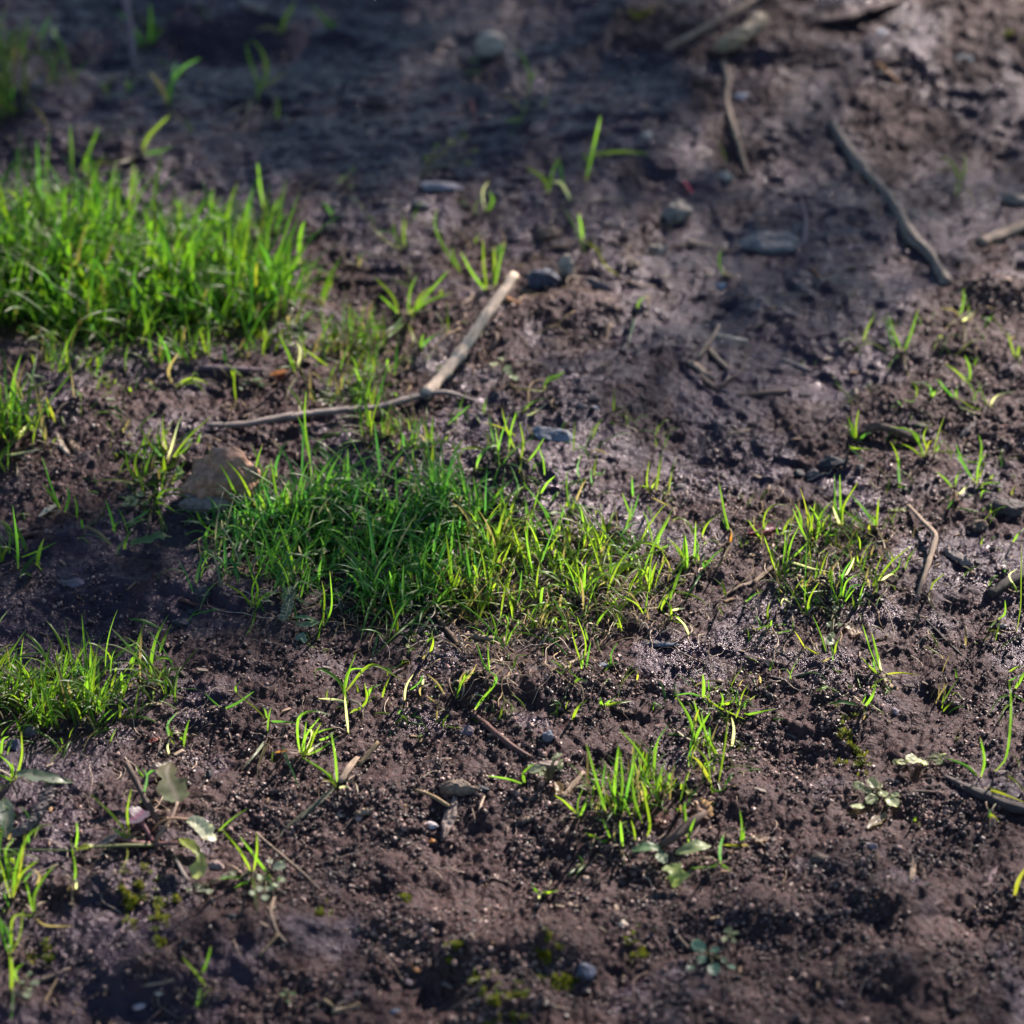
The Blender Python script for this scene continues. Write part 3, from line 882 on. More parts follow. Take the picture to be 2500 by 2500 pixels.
# ------------------------------------------------------------------ unseen tree, added to shade the view; its leaves follow the LIGHT map
def shade_tree():
    tree = empty('unseen_shade_tree', (0.5, 5.6, 0.0), 'unseen leafy tree added beyond the mud, crown shaped to shade it', 'tree')
    org = np.array([0.5, 5.6, 0.0])
    cen = []
    cell = 0.02
    for gx in np.arange(-0.75, 0.75, cell):
        for gy in np.arange(0.6, 2.35, cell):
            px, py = project(gx, gy)
            if -300 < px < 2800 and -250 < py < 2750:
                Lt = float(sample_map(LIGHT, np.array([gx]), np.array([gy]))[0])
            else:
                Lt = 0.45 + 0.3 * float(perlin(np.array([gx * 5.0]), np.array([gy * 5.0]))[0])
            Lt = min(max(Lt, 0.03), 0.985)
            Lt = 0.03 + 0.95 * float(sstep(0.08, 0.78, Lt))
            lam = -math.log(Lt) * cell * cell * math.sin(SUN_EL) / LEAF_A
            for _ in range(rng.poisson(lam)):
                cen.append((gx + rng.uniform(0, cell), gy + rng.uniform(0, cell)))
    cen = np.array(cen); N = len(cen)
    dist = rng.uniform(2.0, 2.7, N)
    P = np.stack([cen[:, 0], cen[:, 1], np.zeros(N)], 1) + S[None] * dist[:, None]
    a = rng.normal(size=(N, 3)); a /= np.linalg.norm(a, axis=1, keepdims=True)
    b = np.cross(a, rng.normal(size=(N, 3))); b /= np.linalg.norm(b, axis=1, keepdims=True)
    nr = np.cross(a, b)
    l = rng.uniform(0.0055, 0.0095, N)[:, None]; w = l * 0.55
    V = np.stack([P - a * l, P + b * w - a * l * .1, P + a * l, P - b * w - a * l * .1, P + nr * l * .12, P + nr * l * 0.10 + a * l * .5], 1) - org
    idx = np.arange(N)[:, None] * 6
    tr = np.concatenate([idx + [0, 1, 4], idx + [0, 4, 3], idx + [1, 5, 4], idx + [4, 5, 3], idx + [1, 2, 5], idx + [5, 2, 3]], 0)
    col = np.repeat(np.array([[0.04, 0.10, 0.02]]) * rng.uniform(.7, 1.3, (N, 1)), 6, 0)
    link('crown', mesh_np('crown', V, None, tr, tint=col), GRASS, tree)
    top = P.mean(0)
    tr_pts = catmull([org, org + [0.1, -0.1, 0.7], org + [0.1, -0.3, 1.5], org + [0.2, -.5, 2.3]], 16) - org
    V, q, t, n_, s_ = tube_arrays(tr_pts, np.linspace(0.09, 0.03, 16), 12, 0.06, 5)
    me = mesh_np('trunk', V, q, t, tint=np.ones((len(V), 1)) * np.array([0.1, 0.07, 0.05])); add_uv(me, n_, s_, 2.4)
    link('trunk', me, WOOD, tree)
    for k in range(9):
        e = P[rng.integers(N)]
        st = org + [0.08, -0.28, 1.3 + 0.1 * k]
        C = catmull([st, (st + e) / 2 + [0, 0, 0.15], e], 14) - org
        V, q, t, n_, s_ = tube_arrays(C, np.linspace(0.010, 0.0015, 14), 7, 0.06, k)
        me = mesh_np('limb', V, q, t, tint=np.ones((len(V), 1)) * np.array([0.1, 0.07, 0.05])); add_uv(me, n_, s_, 1.5)
        link('limb', me, WOOD, tree)
LEAF_A = 0.0076 ** 2 * 0.55 * 2 * 0.55
shade_tree()
# ------------------------------------------------------------------ sticks and twigs
stick('stick', 'W', 'thick pale straight stick leaning from the central grass towards a grey stone', '971,518 920,593 865,672 830,715 803,745', [9, 10, 10.5, 11, 11.5], 'pale', 'stick', sink=0.1, lift=[.018, .0135, .0075, .004, .0015], knots=(.62,), rough=.05)
stick('twig', 'W', 'long thin grey twig running under the foot of the thick pale stick', '392,802 455,801 512,792 600,779 660,773 715,768 797,746 845,741 896,756', [5, 6, 6.5, 6, 6.5, 6, 6, 4.5, 2], 'grey', sink=.15, lift=[.002, .003, .004, .004, .004, .004, .003, .003, .001], knots=(.3,))
stick('stick', 'C', 'long knotty grey-brown stick lying alone on smooth mud, upper right', '865,680 935,790 1005,890 1085,985 1165,1065 1230,1160 1310,1310 1400,1400 1455,1480 1512,1572', [27, 25, 31, 24, 24, 23, 29, 24, 27, 31], (.17, .13, .105), 'stick', sink=.1, knots=(.25, .47, .68, .8))
stick('twig', 'C', 'mud-smeared upright twig with a pale lit end beside a small pale chip', '262,340 290,430 283,560 305,650 332,740 372,880 402,965', [15, 19, 15, 15, 17, 15, 7], 'tan', sink=.1, knots=(.2, .5))
stick('twig', 'C', 'smooth tan twig slanting out of the top edge above the pale wood chunk', '-60,270 0,240 110,185 200,130 340,55 430,0 520,-60', 15, 'tan', sink=.1, lift=[.003] * 7)
stick('stick', 'C', 'broken pale stick end entering at the right edge', '1690,1345 1760,1320 1850,1285 1990,1235 2150,1180', [30, 30, 31, 32, 32], 'tan', 'stick', sink=.25)
chip('bark_strip', 'C', 'split reddish bark strip under the broken stick at the right edge', '1715,1400 1830,1372 1960,1330 2100,1290', 34, 18, 'red', 'bark')
stick('twig', 'C', 'thin lavender-grey upright stalk above a flat speckled stone', '692,1090 712,1170 722,1250 712,1320 708,1385', [5, 10, 14, 12, 7], 'mauve', sink=.1)
stick('twig', 'C', 'short brown twig with a light left end, left of the flat speckled stone', '60,1348 130,1356 230,1378 300,1392', [18, 18, 14, 8], 'tan', sink=.35)
stick('twig', 'C', 'hair-thin orange stalk below the flat speckled stone', '755,1485 800,1540 885,1615', [6, 7, 3], 'orange', sink=.1)
stick('twig', 'C', 'orange-brown stalk among the glittering crumbs at the top right', '1110,345 1170,390 1255,470', [7, 9, 5], 'orange', sink=.1, lift=[.003, .004, .002])
stick('twig', 'C', 'tiny orange splinter left of the orange-brown stalk', '890,480 935,532', [7, 4], 'orange', sink=.1)
stick('twig', 'C', 'brown twig bit level with the orange-brown stalk top', '1100,360 1170,350 1240,325', [12, 15, 10], 'brown', sink=.3)
chip('wood_chip', 'C', 'thick pale block of wood with a dark underside under the smooth tan twig', '235,265 330,225 420,170 490,95', 95, 88, (0.32, 0.25, 0.17), tilt=-.55, ends=.12, bow=.1)
chip('bark_strip', 'C', 'broad purple-brown curved bark strip at the top edge', '790,115 870,120 960,105 1060,75 1170,35 1290,-20', 105, 26, (0.12, 0.07, 0.065), 'bark', tilt=.35, ends=.3, bow=1.2)
stick('twig', 'F', 'slanting grey twig above the split wood chip', '120,130 160,70 210,0 240,-60', [11, 12, 11, 7], 'tan', sink=.1, lift=[.001, .002, .004, .006])
stick('twig', 'F', 'short twig with a yellow tip leaning on the slanting grey twig', '182,72 235,130 298,188', [14, 15, 13], 'tan', sink=.15)
chip('wood_chip', 'F', 'split light wood chip under the slanting grey twig', '65,140 130,180 210,240', 52, 26, 'tan', ends=.25)
chip('wood_chip', 'F', 'long dark wood splinter under the split light chip', '120,190 170,250 240,312', 36, 20, 'brown', ends=.3)
stick('twig', 'F', 'thin dark stalk crossing towards the split wood chip', '235,290 300,240 360,195 400,100 430,10', [8, 9, 8, 7, 5], 'brown', sink=.1)
stick('twig', 'C', 'small pale twig lying flat above the split wood chip', '205,1858 300,1880 400,1895', [12, 17, 12], 'pale', sink=.3)
stick('twig', 'F', 'dark level twig half sunk in the mud below the split wood chip', '340,335 450,325 560,318 665,300', [14, 22, 22, 16], 'brown', sink=.4)
stick('twig', 'F', 'thin dark twig continuing right of the half sunk level twig', '680,330 740,333 805,338', [11, 13, 9], 'dark', sink=.3)
chip('wood_chip', 'F', 'small brown splinter left of the speckled crumbs', '288,550 350,538 412,522', 30, 20, 'tan')
stick('twig', 'F', 'dim grey twig stub by the blue-grey mud step', '590,135 660,160 745,195', [14, 18, 14], 'grey', sink=.4)
chip('root', 'F', 'thick brown root bridging the mud between two grass tufts', '1010,560 1100,535 1200,545 1350,585', 52, 46, 'brown', 'root', ends=.3, bow=1.0)
stick('twig', 'F', 'bent grey twig with an elbow right of the sprouting tufts', '1290,940 1330,985 1385,1045 1440,1105 1425,1185 1400,1270 1365,1370 1330,1460', [9, 12, 12, 15, 15, 14, 12, 7], 'tan', sink=.1, lift=[.002, .003, .004, .005, .004, .003, .002, .0], knots=(.5,))
stick('twig', 'F', 'long thin dark twig trailing below the bent grey twig', '1365,1555 1430,1620 1500,1690 1560,1750 1645,1815', [7, 8, 9, 8, 4], 'dark', sink=.15)
stick('straw', 'F', 'flattened straw stalk left of the upright pair of blades', '220,1480 300,1420 360,1385 430,1365 500,1310 560,1258', [6, 9, 11, 13, 13, 8], 'tan', 'straw', sink=.1, flat=.5)
stick('stick', 'F', 'dark rotten stick at the right edge behind tall blades', '1735,1435 1800,1395 1860,1358 1960,1325 2080,1290', [24, 30, 30, 30, 28], 'dark', 'stick', sink=.3)
chip('bark_chip', 'F', 'rough grey-brown bark chip right of the bent twig', '1488,1200 1560,1235 1640,1285', 66, 48, 'grey', 'bark', ends=.25)
chip('wood_chip', 'F', 'grey slanting splinter beside the pale rootlets', '1575,570 1620,520 1668,475', 36, 22, 'grey')
stick('twig', 'D', 'dark brown twig under the edge of the large blurred grass', '1110,172 1240,180 1350,186 1490,192', [14, 17, 16, 9], 'mauve', sink=.2)
stick('twig', 'D', 'thin reddish twig near the small blue slates', '998,1458 1080,1490 1180,1510 1285,1535', [12, 10, 8, 5], 'red', sink=.1)
stick('twig', 'D', 'faint reddish twig at the left below the curved sprout', '105,1115 200,1095 300,1078', [11, 12, 8], 'red', sink=.25)
chip('wood_chip', 'D', 'pale stub of wood standing in crumbly mud at the left', '315,545 335,600 382,662', 36, 26, 'pale')
chip('wood_chip', 'D', 'brown stub of wood next to the pale stub', '375,565 405,605 438,652', 34, 26, 'tan')
stick('twig', 'E', 'pale ribbed twig lying under the sunlit grass', '690,1662 770,1670 880,1685 960,1672 1010,1645', [14, 17, 17, 12, 7], 'tan', sink=.2)
stick('twig', 'E', 'curved brown stem left of the pale ribbed twig', '540,1520 580,1590 640,1660 690,1725', [12, 14, 17, 12], 'brown', sink=.15)
stick('twig', 'G', 'smooth brown stick standing up behind the weed rosette', '700,478 730,540 770,615 830,730 882,822', [20, 21, 21, 20, 16], 'brown', 'twig', sink=.1, lift=[.012, .009, .006, .003, 0])
stick('twig', 'G', 'short grey twig below the weed rosette', '948,965 985,1040 1040,1140', [12, 12, 14], 'grey', sink=.15)
stick('stem', 'G', 'fallen purple-green stem running down from the bright tuft', '1875,605 1800,680 1720,742 1650,800 1590,850 1535,915', [14, 22, 22, 19, 16, 5], (0.10, 0.10, 0.06), 'stem', sink=.1, flat=.6)
stick('twig', 'G', 'thin straight brown twig running down right of the sprout', '1420,868 1500,940 1560,990 1630,1050 1700,1110 1785,1195', [6, 7, 8, 8, 7, 4], 'tan', sink=0, lift=[.003, .003, .003, .002, .002, .001])
stick('twig', 'G', 'curved tan rootlet left of the low two-bladed sprout', '775,1722 850,1710 940,1692 1035,1650', [6, 10, 9, 6], 'tan', sink=.2)
stick('straw', 'G', 'yellow straw piece below the moss specks', '1440,1552 1490,1495 1545,1432', [9, 9, 8], 'straw', 'straw', sink=.1)
stick('straw', 'G', 'curved beige stalk hanging from the round-leaved sprout', '1525,1225 1505,1310 1540,1420 1602,1492', [11, 11, 9, 8], 'tan', 'straw', sink=.1, flat=.6)
stick('straw', 'G', 'bent straw stalk in the lower left corner', '245,1815 280,1750 325,1665', [8, 9, 6], 'straw', 'straw', sink=.1)
stick('straw', 'G', 'straw stalk joining the bent one in the lower left corner', '215,1692 300,1662 390,1622', [9, 10, 7], 'tan', 'straw', sink=.1)
stick('straw', 'G', 'short straw piece in the blurred clods, bottom', '1800,1795 1862,1845', [10, 9], 'straw', 'straw', sink=.1)
stick('straw', 'G', 'level pale straw right of the short one, bottom', '1850,1862 1900,1850 1990,1838', [11, 12, 10], 'pale', 'straw', sink=.1)
stick('twig', 'H', 'straight red-brown twig sloping towards the flat pale rock', '758,205 830,268 900,330 1000,405 1082,450', [13, 17, 19, 17, 10], 'red', sink=.15)
chip('wood_chip', 'H', 'splintered grey wood sliver pointing at the camera', '665,678 650,740 625,810 598,908', 76, 46, (0.20, 0.15, 0.13), ends=.5, tilt=.1)
stick('straw', 'H', 'pale straw touching the top of the splintered sliver', '440,632 500,650 560,680 628,722', [7, 10, 12, 8], 'straw', 'straw', sink=0, lift=[.003, .003, .003, .003])
stick('straw', 'H', 'small grey-white splinter right of the splintered sliver', '795,752 808,710 825,670', [6, 7, 5], 'pale', 'straw', sink=.1)
stick('twig', 'H', 'short brown twig left of the upright sunlit tuft', '1372,540 1310,610 1252,682', [17, 18, 16], 'tan', sink=.15)
chip('wood_chip', 'H', 'small beige chip below the pale-leaved seedling', '1030,805 1065,798 1102,782', 46, 26, 'tan', ends=.1)
stick('stem', 'H', 'thick dark brown stem over the broad pale leaves', '2050,760 1990,805 1932,850 1870,900 1800,945', [16, 26, 30, 28, 16], 'brown', 'stem', sink=0, lift=[.008, .007, .006, .005, .003])
chip('bark_chip', 'H', 'rough brown bark chip left of the angular rock', '105,772 160,758 215,745', 44, 32, 'tan', 'bark')
chip('bark_chip', 'H', 'dark bark chip beside the low sprout at the crumb edge', '1540,180 1590,195 1655,215', 46, 26, 'brown', 'bark')
stick('straw', 'H', 'thick straw stub at the bottom edge', '-20,1868 60,1845 130,1822', [13, 15, 12], 'straw', 'straw', sink=.2)
stick('straw', 'H', 'brown straw piece in blurred crumbs near the bottom', '105,1425 150,1390 205,1350', [7, 9, 8], 'tan', 'straw', sink=.2)
chip('wood_chip', 'H', 'orange-brown chip among the bottom clods', '405,1600 430,1620 465,1650', 34, 22, 'orange')
stick('straw', 'G', 'broad flattened dry straw behind the bright tuft', '1885,590 1930,520 1985,450', [12, 20, 12], 'tan', 'straw', sink=0, flat=.4, lift=[.002, .003, .003])
stick('straw', 'G', 'second dry straw crossing the flattened one', '1990,500 2040,440 2100,365', [14, 16, 10], 'straw', 'straw', sink=0, flat=.4, lift=[.001, .003, .006])
stick('twig', 'I', 'thin dark twig left of the round-leaved seedling', '715,680 850,672 1010,662', [8, 11, 8], 'brown', sink=.2)
stick('twig', 'I', 'thin dark twig right of the round-leaved seedling', '1245,655 1340,640 1440,645', [8, 11, 7], 'brown', sink=.2)
chip('wood_chip', 'I', 'dark wood stub standing beside the small round pebble', '1310,1010 1315,1070 1300,1145', 36, 40, 'tan')
chip('wood_chip', 'I', 'second stub split off the dark wood stub', '1345,1035 1362,1090 1382,1150', 36, 40, 'brown')
chip('wood_chip', 'I', 'pinkish flake right of the two stubs', '1738,1150 1755,1105 1780,1065', 36, 14, (0.30, 0.19, 0.19))
stick('stick', 'I', 'dark half-buried stick running under the tall arched blade', '1490,560 1600,620 1700,665 1820,715 1950,750 2080,790', [14, 24, 32, 32, 28, 20], (0.055, 0.038, 0.035), 'stick', sink=.3)
chip('wood_chip', 'I', 'upright brown stub in the blurred foreground', '920,1560 910,1620 885,1690', 52, 46, 'brown')
stick('twig', 'I', 'thin twig end above the blue-green seedlings', '0,1425 40,1475 82,1525', [8, 9, 7], 'tan', sink=.1)
stick('straw', 'I', 'reddish curl of dry stem over the mud', '225,905 245,860 243,815', [5, 9, 7], 'red', 'straw', sink=0, lift=[0, .003, .006])
stick('twig', 'A', 'blurred blue-grey stalk standing in the dark mud', '690,-20 715,110 735,260 750,400', [22, 22, 18, 10], 'mauve', sink=.1, lift=[.02, .014, .008, 0])
chip('bark_chip', 'A', 'blurred pale bark piece at the dark top edge', '1340,0 1400,40 1490,60', 70, 40, (0.30, 0.22, 0.18), 'bark', ends=.2)
stick('straw', 'B', 'curved pale root at the foot of the thick pale stick', '650,1700 700,1690 760,1640 700,1600 620,1600', [7, 9, 9, 8, 5], 'tan', 'straw', sink=.1)
stick('straw', 'B', 'orange-brown stalk at the tip of the thick pale stick', '920,1640 970,1670 1020,1685', [14, 16, 10], 'orange', 'straw', sink=.1)
stick('straw', 'I', 'pale dry stem pieces under the V-shaped sprout', '1150,20 1190,60 1235,75', [12, 18, 8], 'straw', 'straw', sink=.1, flat=.5)
stick('straw', 'I', 'thin white thread right of the V-shaped sprout', '1560,60 1570,110 1610,150 1625,200', [4, 5, 5, 3], 'pale', 'straw', sink=.1)
stick('twig', 'F', 'wavy grey rootlet above the lower right crumbs', '520,1885 600,1905 680,1880 800,1850', [5, 8, 8, 5], 'grey', sink=.1)
stick('straw', 'B', 'level pale stalk under the mid-upper sprouts', '1400,1125 1500,1105 1640,1112', [7, 10, 6], 'tan', 'straw', sink=.2)

# ------------------------------------------------------------------ stones
stone('B', 'blurred round grey-white pebble alone on the dark upper mud', 858, 248, 140, 140, 'white', tall=1, facets=4, sink=.15)
stone('B', 'pinkish brown pebble under the upper bent sprout', 1108, 718, 95, 80, 'pink', facets=4)
stone('B', 'long flat lavender-grey stone left of centre top', 585, 1040, 270, 85, (0.28, .25, .27), facets=9, name='stone')
stone('B', 'small flat grey stone right of the long flat one', 792, 978, 125, 50, 'grey')
stone('B', 'roundish blue pebble below the long flat stone', 470, 1145, 95, 90, 'blue', facets=4)
stone('B', 'tiny white pebble right of the cross-shaped stalks', 1722, 752, 62, 65, 'white', facets=5)
stone('B', 'brown clod-like stone above the dark angular stone', 1180, 1295, 130, 100, 'clay', name='stone')
stone('B', 'shaded part of the angular stone beyond the stick tip, painted dark blue-grey', 1150, 1555, 170, 150, (0.06, .07, .10), name='stone', tall=.5, facets=10)  # shaded side of one stone built apart, shade put into its colour
stone('B', 'sunlit right part of the dark angular stone, painted pale tan', 1283, 1500, 95, 160, (.30, .26, .21), name='stone', tall=.9, facets=5, sub=3)  # lit side of that stone, sunlight put into its pale colour
stone('B', 'oval grey flake right of the pale tan sunlit part', 1450, 1575, 135, 72, 'grey', rot=-.5, tall=0, facets=4)
stone('B', 'round brown pebble beside the drooping blade', 1650, 1470, 92, 72, 'brown', facets=3)
stone('B', 'thin slate flake above the cross-shaped stalks', 1350, 722, 130, 42, 'blue', tall=0)
stone('B', 'pale crumbly stone at the end of the lit crumbs', 1785, 1400, 90, 100, (.36, .30, .24), tall=.6, facets=9, rough=.25)
stone('B', 'grey-brown speckled stone touching an orange stalk', 1890, 1180, 150, 150, (.22, .19, .165), name='stone', tall=.4, sub=4)
stone('C', 'small whitish stone below the upright twig', 270, 982, 95, 66, 'white', tall=.4)
stone('C', 'tiny grey pebble in the smooth mud right of the whitish stone', 522, 925, 56, 46, 'grey')
stone('C', 'large flat speckled grey stone set in the smooth mud', 520, 1352, 290, 165, (0.17, .155, .155), name='stone', facets=8, sub=4, rough=.09)
stone('C', 'long pale stone in the shade at the far right', 1590, 322, 112, 48, (.33, .33, .32), facets=8, sub=3)
stone('C', 'pale lilac chip beside the upright twig', 368, 532, 100, 45, (.42, .40, .45), tall=0, rot=.3)
stone('C', 'small near-white bead on the sunlit wet mud', 1136, 186, 52, 50, (.7, .7, .7), facets=3, tall=.6)  # near-white, far paler than the other stones
stone('C', 'pale nub at the tip of the broad bark strip', 800, 92, 85, 52, 'tan', rot=-.5)
stone('C', 'brown angular stone at the right edge above the broken stick', 1880, 1112, 170, 90, (.22, .18, .15), name='stone', tall=.4, facets=10)
stone('C', 'blue-white flake near the lit clods', 250, 1592, 92, 46, (.24, .27, .32), tall=0)
stone('C', 'small cream pebble left of the blue-white flake', 180, 1530, 46, 46, 'tan', facets=3)
stone('C', 'cream pebble beside the pale wood chunk', 672, 165, 50, 50, 'tan', facets=3)
stone('D', 'big rough brown rock behind the shaded grass', 1225, 800, 400, 310, (.30,.17,.115), name='rock', cat='rock', tall=.35, facets=6, sub=5, sink=.2, rough=.13, smooth=True)
stone('D', 'flat grey rock ledge at the foot of the big brown rock', 1140, 925, 320, 125, (.21, .17, .155), name='rock', cat='rock', tall=.35, facets=11, sub=4, sink=.15, smooth=False)
stone('D', 'blue slate pebble under the thin reddish twig', 1018, 1592, 118, 62, 'blue', tall=0)
stone('D', 'dark oval pebble above the thin reddish twig', 1122, 1440, 95, 112, 'dark', facets=4)
stone('D', 'tiny blue pebble between the slate and the dark oval pebble', 1062, 1530, 60, 42, 'blue')
stone('D', 'flat mauve flake in the shaded mud at the left', 400, 1372, 125, 75, 'mauve', tall=0)
stone('E', 'pointed flat blue-grey stone behind the crossing blades', 1215, 565, 240, 120, (.20, .21, .24), name='stone', rot=-.35, tall=.1, facets=8, sub=4)
stone('E', 'small blue pebble, upper of the three on shaded mud', 1425, 352, 72, 38, 'blue')
stone('E', 'pale blue pebble, lower right of the three on shaded mud', 1432, 402, 56, 40, (.25, .28, .33), facets=4)
stone('E', 'grey pebble, left of the three on shaded mud', 1365, 392, 62, 50, 'grey')
stone('E', 'small oval grey pebble below the blue-green blade', 1500, 106, 56, 34, 'grey', facets=3)
stone('E', 'flat wet slate right of the sunlit grass', 1785, 1712, 195, 50, (.085, .095, .12), tall=-.2, facets=6, name='stone')
stone('E', 'speckled blue pebble below the flat wet slate', 1480, 1828, 66, 46, (.15, .17, .21))
stone('F', 'blue slate below the splayed low blades', 872, 702, 135, 84, 'blue', tall=.1, facets=9, name='stone')
stone('F', 'small blue pebble left below the blue slate', 686, 762, 62, 52, 'blue', facets=4)
stone('F', 'grey lump between the two blue stones', 762, 765, 72, 62, 'grey')
stone('F', 'tiny blue chip above the spiky tuft', 952, 396, 42, 42, 'blue')
stone('F', 'brown wet stone right of the bent twig top', 1680, 1055, 110, 92, 'brown', facets=9)
stone('F', 'broad dark slab at the right edge', 1850, 955, 210, 120, (.065, .052, .052), name='stone', tall=.2, facets=12, sub=4)
stone('F', 'small grey stone at the left below the pale stub', 18, 842, 76, 52, 'grey')
stone('F', 'blue-grey pebble in the lower sprouting crumbs', 515, 1822, 56, 62, 'blue', facets=6)
stone('F', 'little white-grey pebble at the right by the curved blade', 1815, 1612, 64, 46, (.26, .24, .24), facets=4)
stone('F', 'tiny grey chip near the tan dry leaves', 482, 1682, 40, 34, 'tan')
stone('F', 'wet blue chip above the round-leaved weed', 612, 1590, 40, 40, 'blue')
stone('H', 'angular brown rock with a lit ridge in the crumbly mud', 672, 618, 195, 108, (.17, .13, .10), name='rock', cat='rock', tall=.6, facets=12, sub=4, sink=.2, smooth=False)
stone('H', 'blue-grey pebble right of the angular brown rock', 805, 628, 92, 42, 'blue')
stone('H', 'white angular pebble left of the splintered sliver', 525, 830, 76, 52, (.48, .44, .44), tall=.2, facets=9)
stone('H', 'flat beige flake right of the splintered sliver', 672, 803, 52, 26, 'tan', tall=0)
stone('H', 'glossy orange pebble below the splintered sliver', 532, 917, 52, 34, 'orange', facets=2)
stone('H', 'beige pebble left of the rough bark chip', 22, 773, 52, 34, 'tan', facets=4)
stone('H', 'flat pale rock beside the pale-leaved seedling', 1182, 492, 135, 70, (.24, .19, .165), name='rock', cat='rock', tall=.1, facets=9)
stone('H', 'dark blue slate standing on edge near the rooty clod', 1172, 340, 66, 92, (.12, .14, .18), tall=.7, facets=9)
stone('H', 'grey flat flake left of the red-brown twig', 730, 312, 76, 82, 'mauve', tall=0, facets=7)
stone('H', 'large blue-grey stone in the blurred bottom clods', 1382, 1640, 108, 112, (.10, .11, .15), name='stone', tall=.3)
stone('H', 'blue pebble at the bottom near the straw stub', 335, 1865, 62, 36, (.14, .17, .23), facets=4)
stone('H', 'white blurred pebble in the lower clods', 1592, 1378, 60, 58, 'white', facets=4)
stone('H', 'small white pebble near the bottom lumps', 1390, 1130, 40, 44, 'tan', facets=3)
stone('I', 'round lilac-grey pebble lying in the lower right mud', 1078, 950, 76, 68, (.25, .22, .25), facets=3, tall=.6)
stone('I', 'low brown stone left of the round lilac-grey pebble', 800, 1010, 115, 56, 'brown', name='stone', facets=5)
stone('I', 'small lilac pebble by the pale straw', 1218, 196, 40, 42, (.30, .26, .31), facets=3)
stone('G', 'cream seed-like pebble near the bottom left', 878, 1765, 60, 30, 'white', facets=2, tall=0)
stone('G', 'pale pink seed-like pebble near the bottom left', 775, 1835, 72, 40, (.40, .31, .32), facets=2, tall=0, rot=.3)
stone('G', 'dark blue slate chip under the round-leaved sprout', 1285, 1340, 62, 52, 'blue', tall=0)
stone('G', 'blue slate splinter above the bright crumbs', 1160, 550, 34, 62, 'blue', tall=.2)
stone('G', 'grey pebble under the left clump of grass', 170, 320, 76, 84, (.14, .125, .15), facets=3, tall=.6)
stone('G', 'second rounder pebble left of the grey one', 82, 402, 84, 100, (.10, .095, .13), facets=3, tall=.6)
stone('G', 'rosy soil-stained pebble below the curled leaf', 1190, 1050, 96, 60, (.27, .20, .19), facets=9)

# ------------------------------------------------------------------ dry leaves, petals, pods
def flat_leaf(crop, label, pts, prof, tint, name='dry_leaf', cat='leaf', heights=None, roll=0.0, cup=.3, jag=.06, vein=None, stalk=None, n=16, edge=None, parent=None, tint2=None, side_up=None):
    """prof: half widths in crop pixels sampled along the midrib"""
    _tid[0] += 1
    P = [tuple(float(v) for v in t.split(',')) for t in pts.split()]
    hs = heights or [0.0015] * len(P)
    C = np.array([hit(*src(crop, *p), h) for p, h in zip(P, hs)])
    org = C[0].copy(); m = mpp(org) * (0.44 if crop != 'W' else 1.294)
    C = catmull(C, n)
    C[:, 2] = np.maximum(C[:, 2], ground_top(C[:, 0], C[:, 1]) + 0.0006)
    hw = np.interp(np.linspace(0, 1, n), np.linspace(0, 1, len(prof)), prof) * m
    t = np.array(tint)
    if tint2 is not None:
        k = np.linspace(0, 1, n)[:, None]; t = t[None] * (1 - k) + np.array(tint2)[None] * k
    me = leaf_mesh(name, C - org, hw, t, veincol=vein, roll=roll, cup=cup, jag=jag, seed=_tid[0], edge=edge, side_up=side_up)
    o = link(name, me, LEAFM, parent)
    if parent is None:
        o['label'] = label; o['category'] = cat; o.location = org
    else:
        o.location = org - np.array(parent.location)
    return o
flat_leaf('B', 'tiny dull red petal on the dark upper mud', '752,540 757,590 762,635', [10, 17, 12], (.16, .02, .03), 'petal', 'petal', roll=.5)
flat_leaf('C', 'tiny bright pink-red petal left of the whitish stone', '45,1005 65,1035 90,1065', [8, 17, 10], (.45, .04, .10), 'petal', 'petal', roll=.4)
flat_leaf('F', 'mauve-pink petal behind the arching blade', '400,1095 440,1082 500,1075 550,1062', [14, 32, 36, 20], (.22, .09, .12), 'petal', 'petal', cup=.5)
flat_leaf('I', 'crumpled brown-white dry leaf right of the upright tuft', '120,690 150,735 190,790', [22, 48, 20], (.30, .20, .15), jag=.25, cup=.7)
flat_leaf('I', 'small beige dry leaf flake right of the curl', '430,880 465,905 515,895', [14, 32, 12], (.30, .22, .17), jag=.2)
flat_leaf('I', 'tan curled dry leaf below the round-leaved seedling', '1065,845 1110,815 1175,775', [10, 32, 12], (.24, .20, .15), cup=.6, jag=.15)
flat_leaf('H', 'folded tan dry leaf under the pale-leaved seedling', '1222,590 1240,625 1232,665', [12, 28, 12], (.28, .21, .12), cup=.5)
flat_leaf('H', 'reddish dry leaf scrap under the upright tuft', '1770,800 1800,790 1850,815', [14, 38, 20], (.22, .12, .10), jag=.2)
flat_leaf('E', 'white dry leaf scrap at the left of the sprouts', '30,1010 60,1000 90,975', [6, 8, 5], (.3, .3, .26))
flat_leaf('F', 'cream dry leaf scrap, upper, in the rooty crumbs', '945,1595 962,1612 985,1635', [12, 27, 14], (.38, .30, .22), jag=.15)
flat_leaf('F', 'cream dry leaf scrap, lower, in the rooty crumbs', '965,1650 1000,1642 1030,1638', [18, 32, 16], (.40, .32, .25), jag=.15)
flat_leaf('D', 'pale scrap of dry leaf at the left sprout', '215,1005 260,970 320,935', [6, 20, 14], (.42, .42, .36))
flat_leaf('D', 'orange dry leaf bit above the long grey twig', '1500,215 1545,205 1590,190', [8, 20, 12], (.36, .14, .03))
flat_leaf('G', 'small red-brown curl of bark above the lobed leaf', '830,365 860,352 890,345', [8, 12, 8], (.20, .04, .03), 'bark_chip', 'bark')
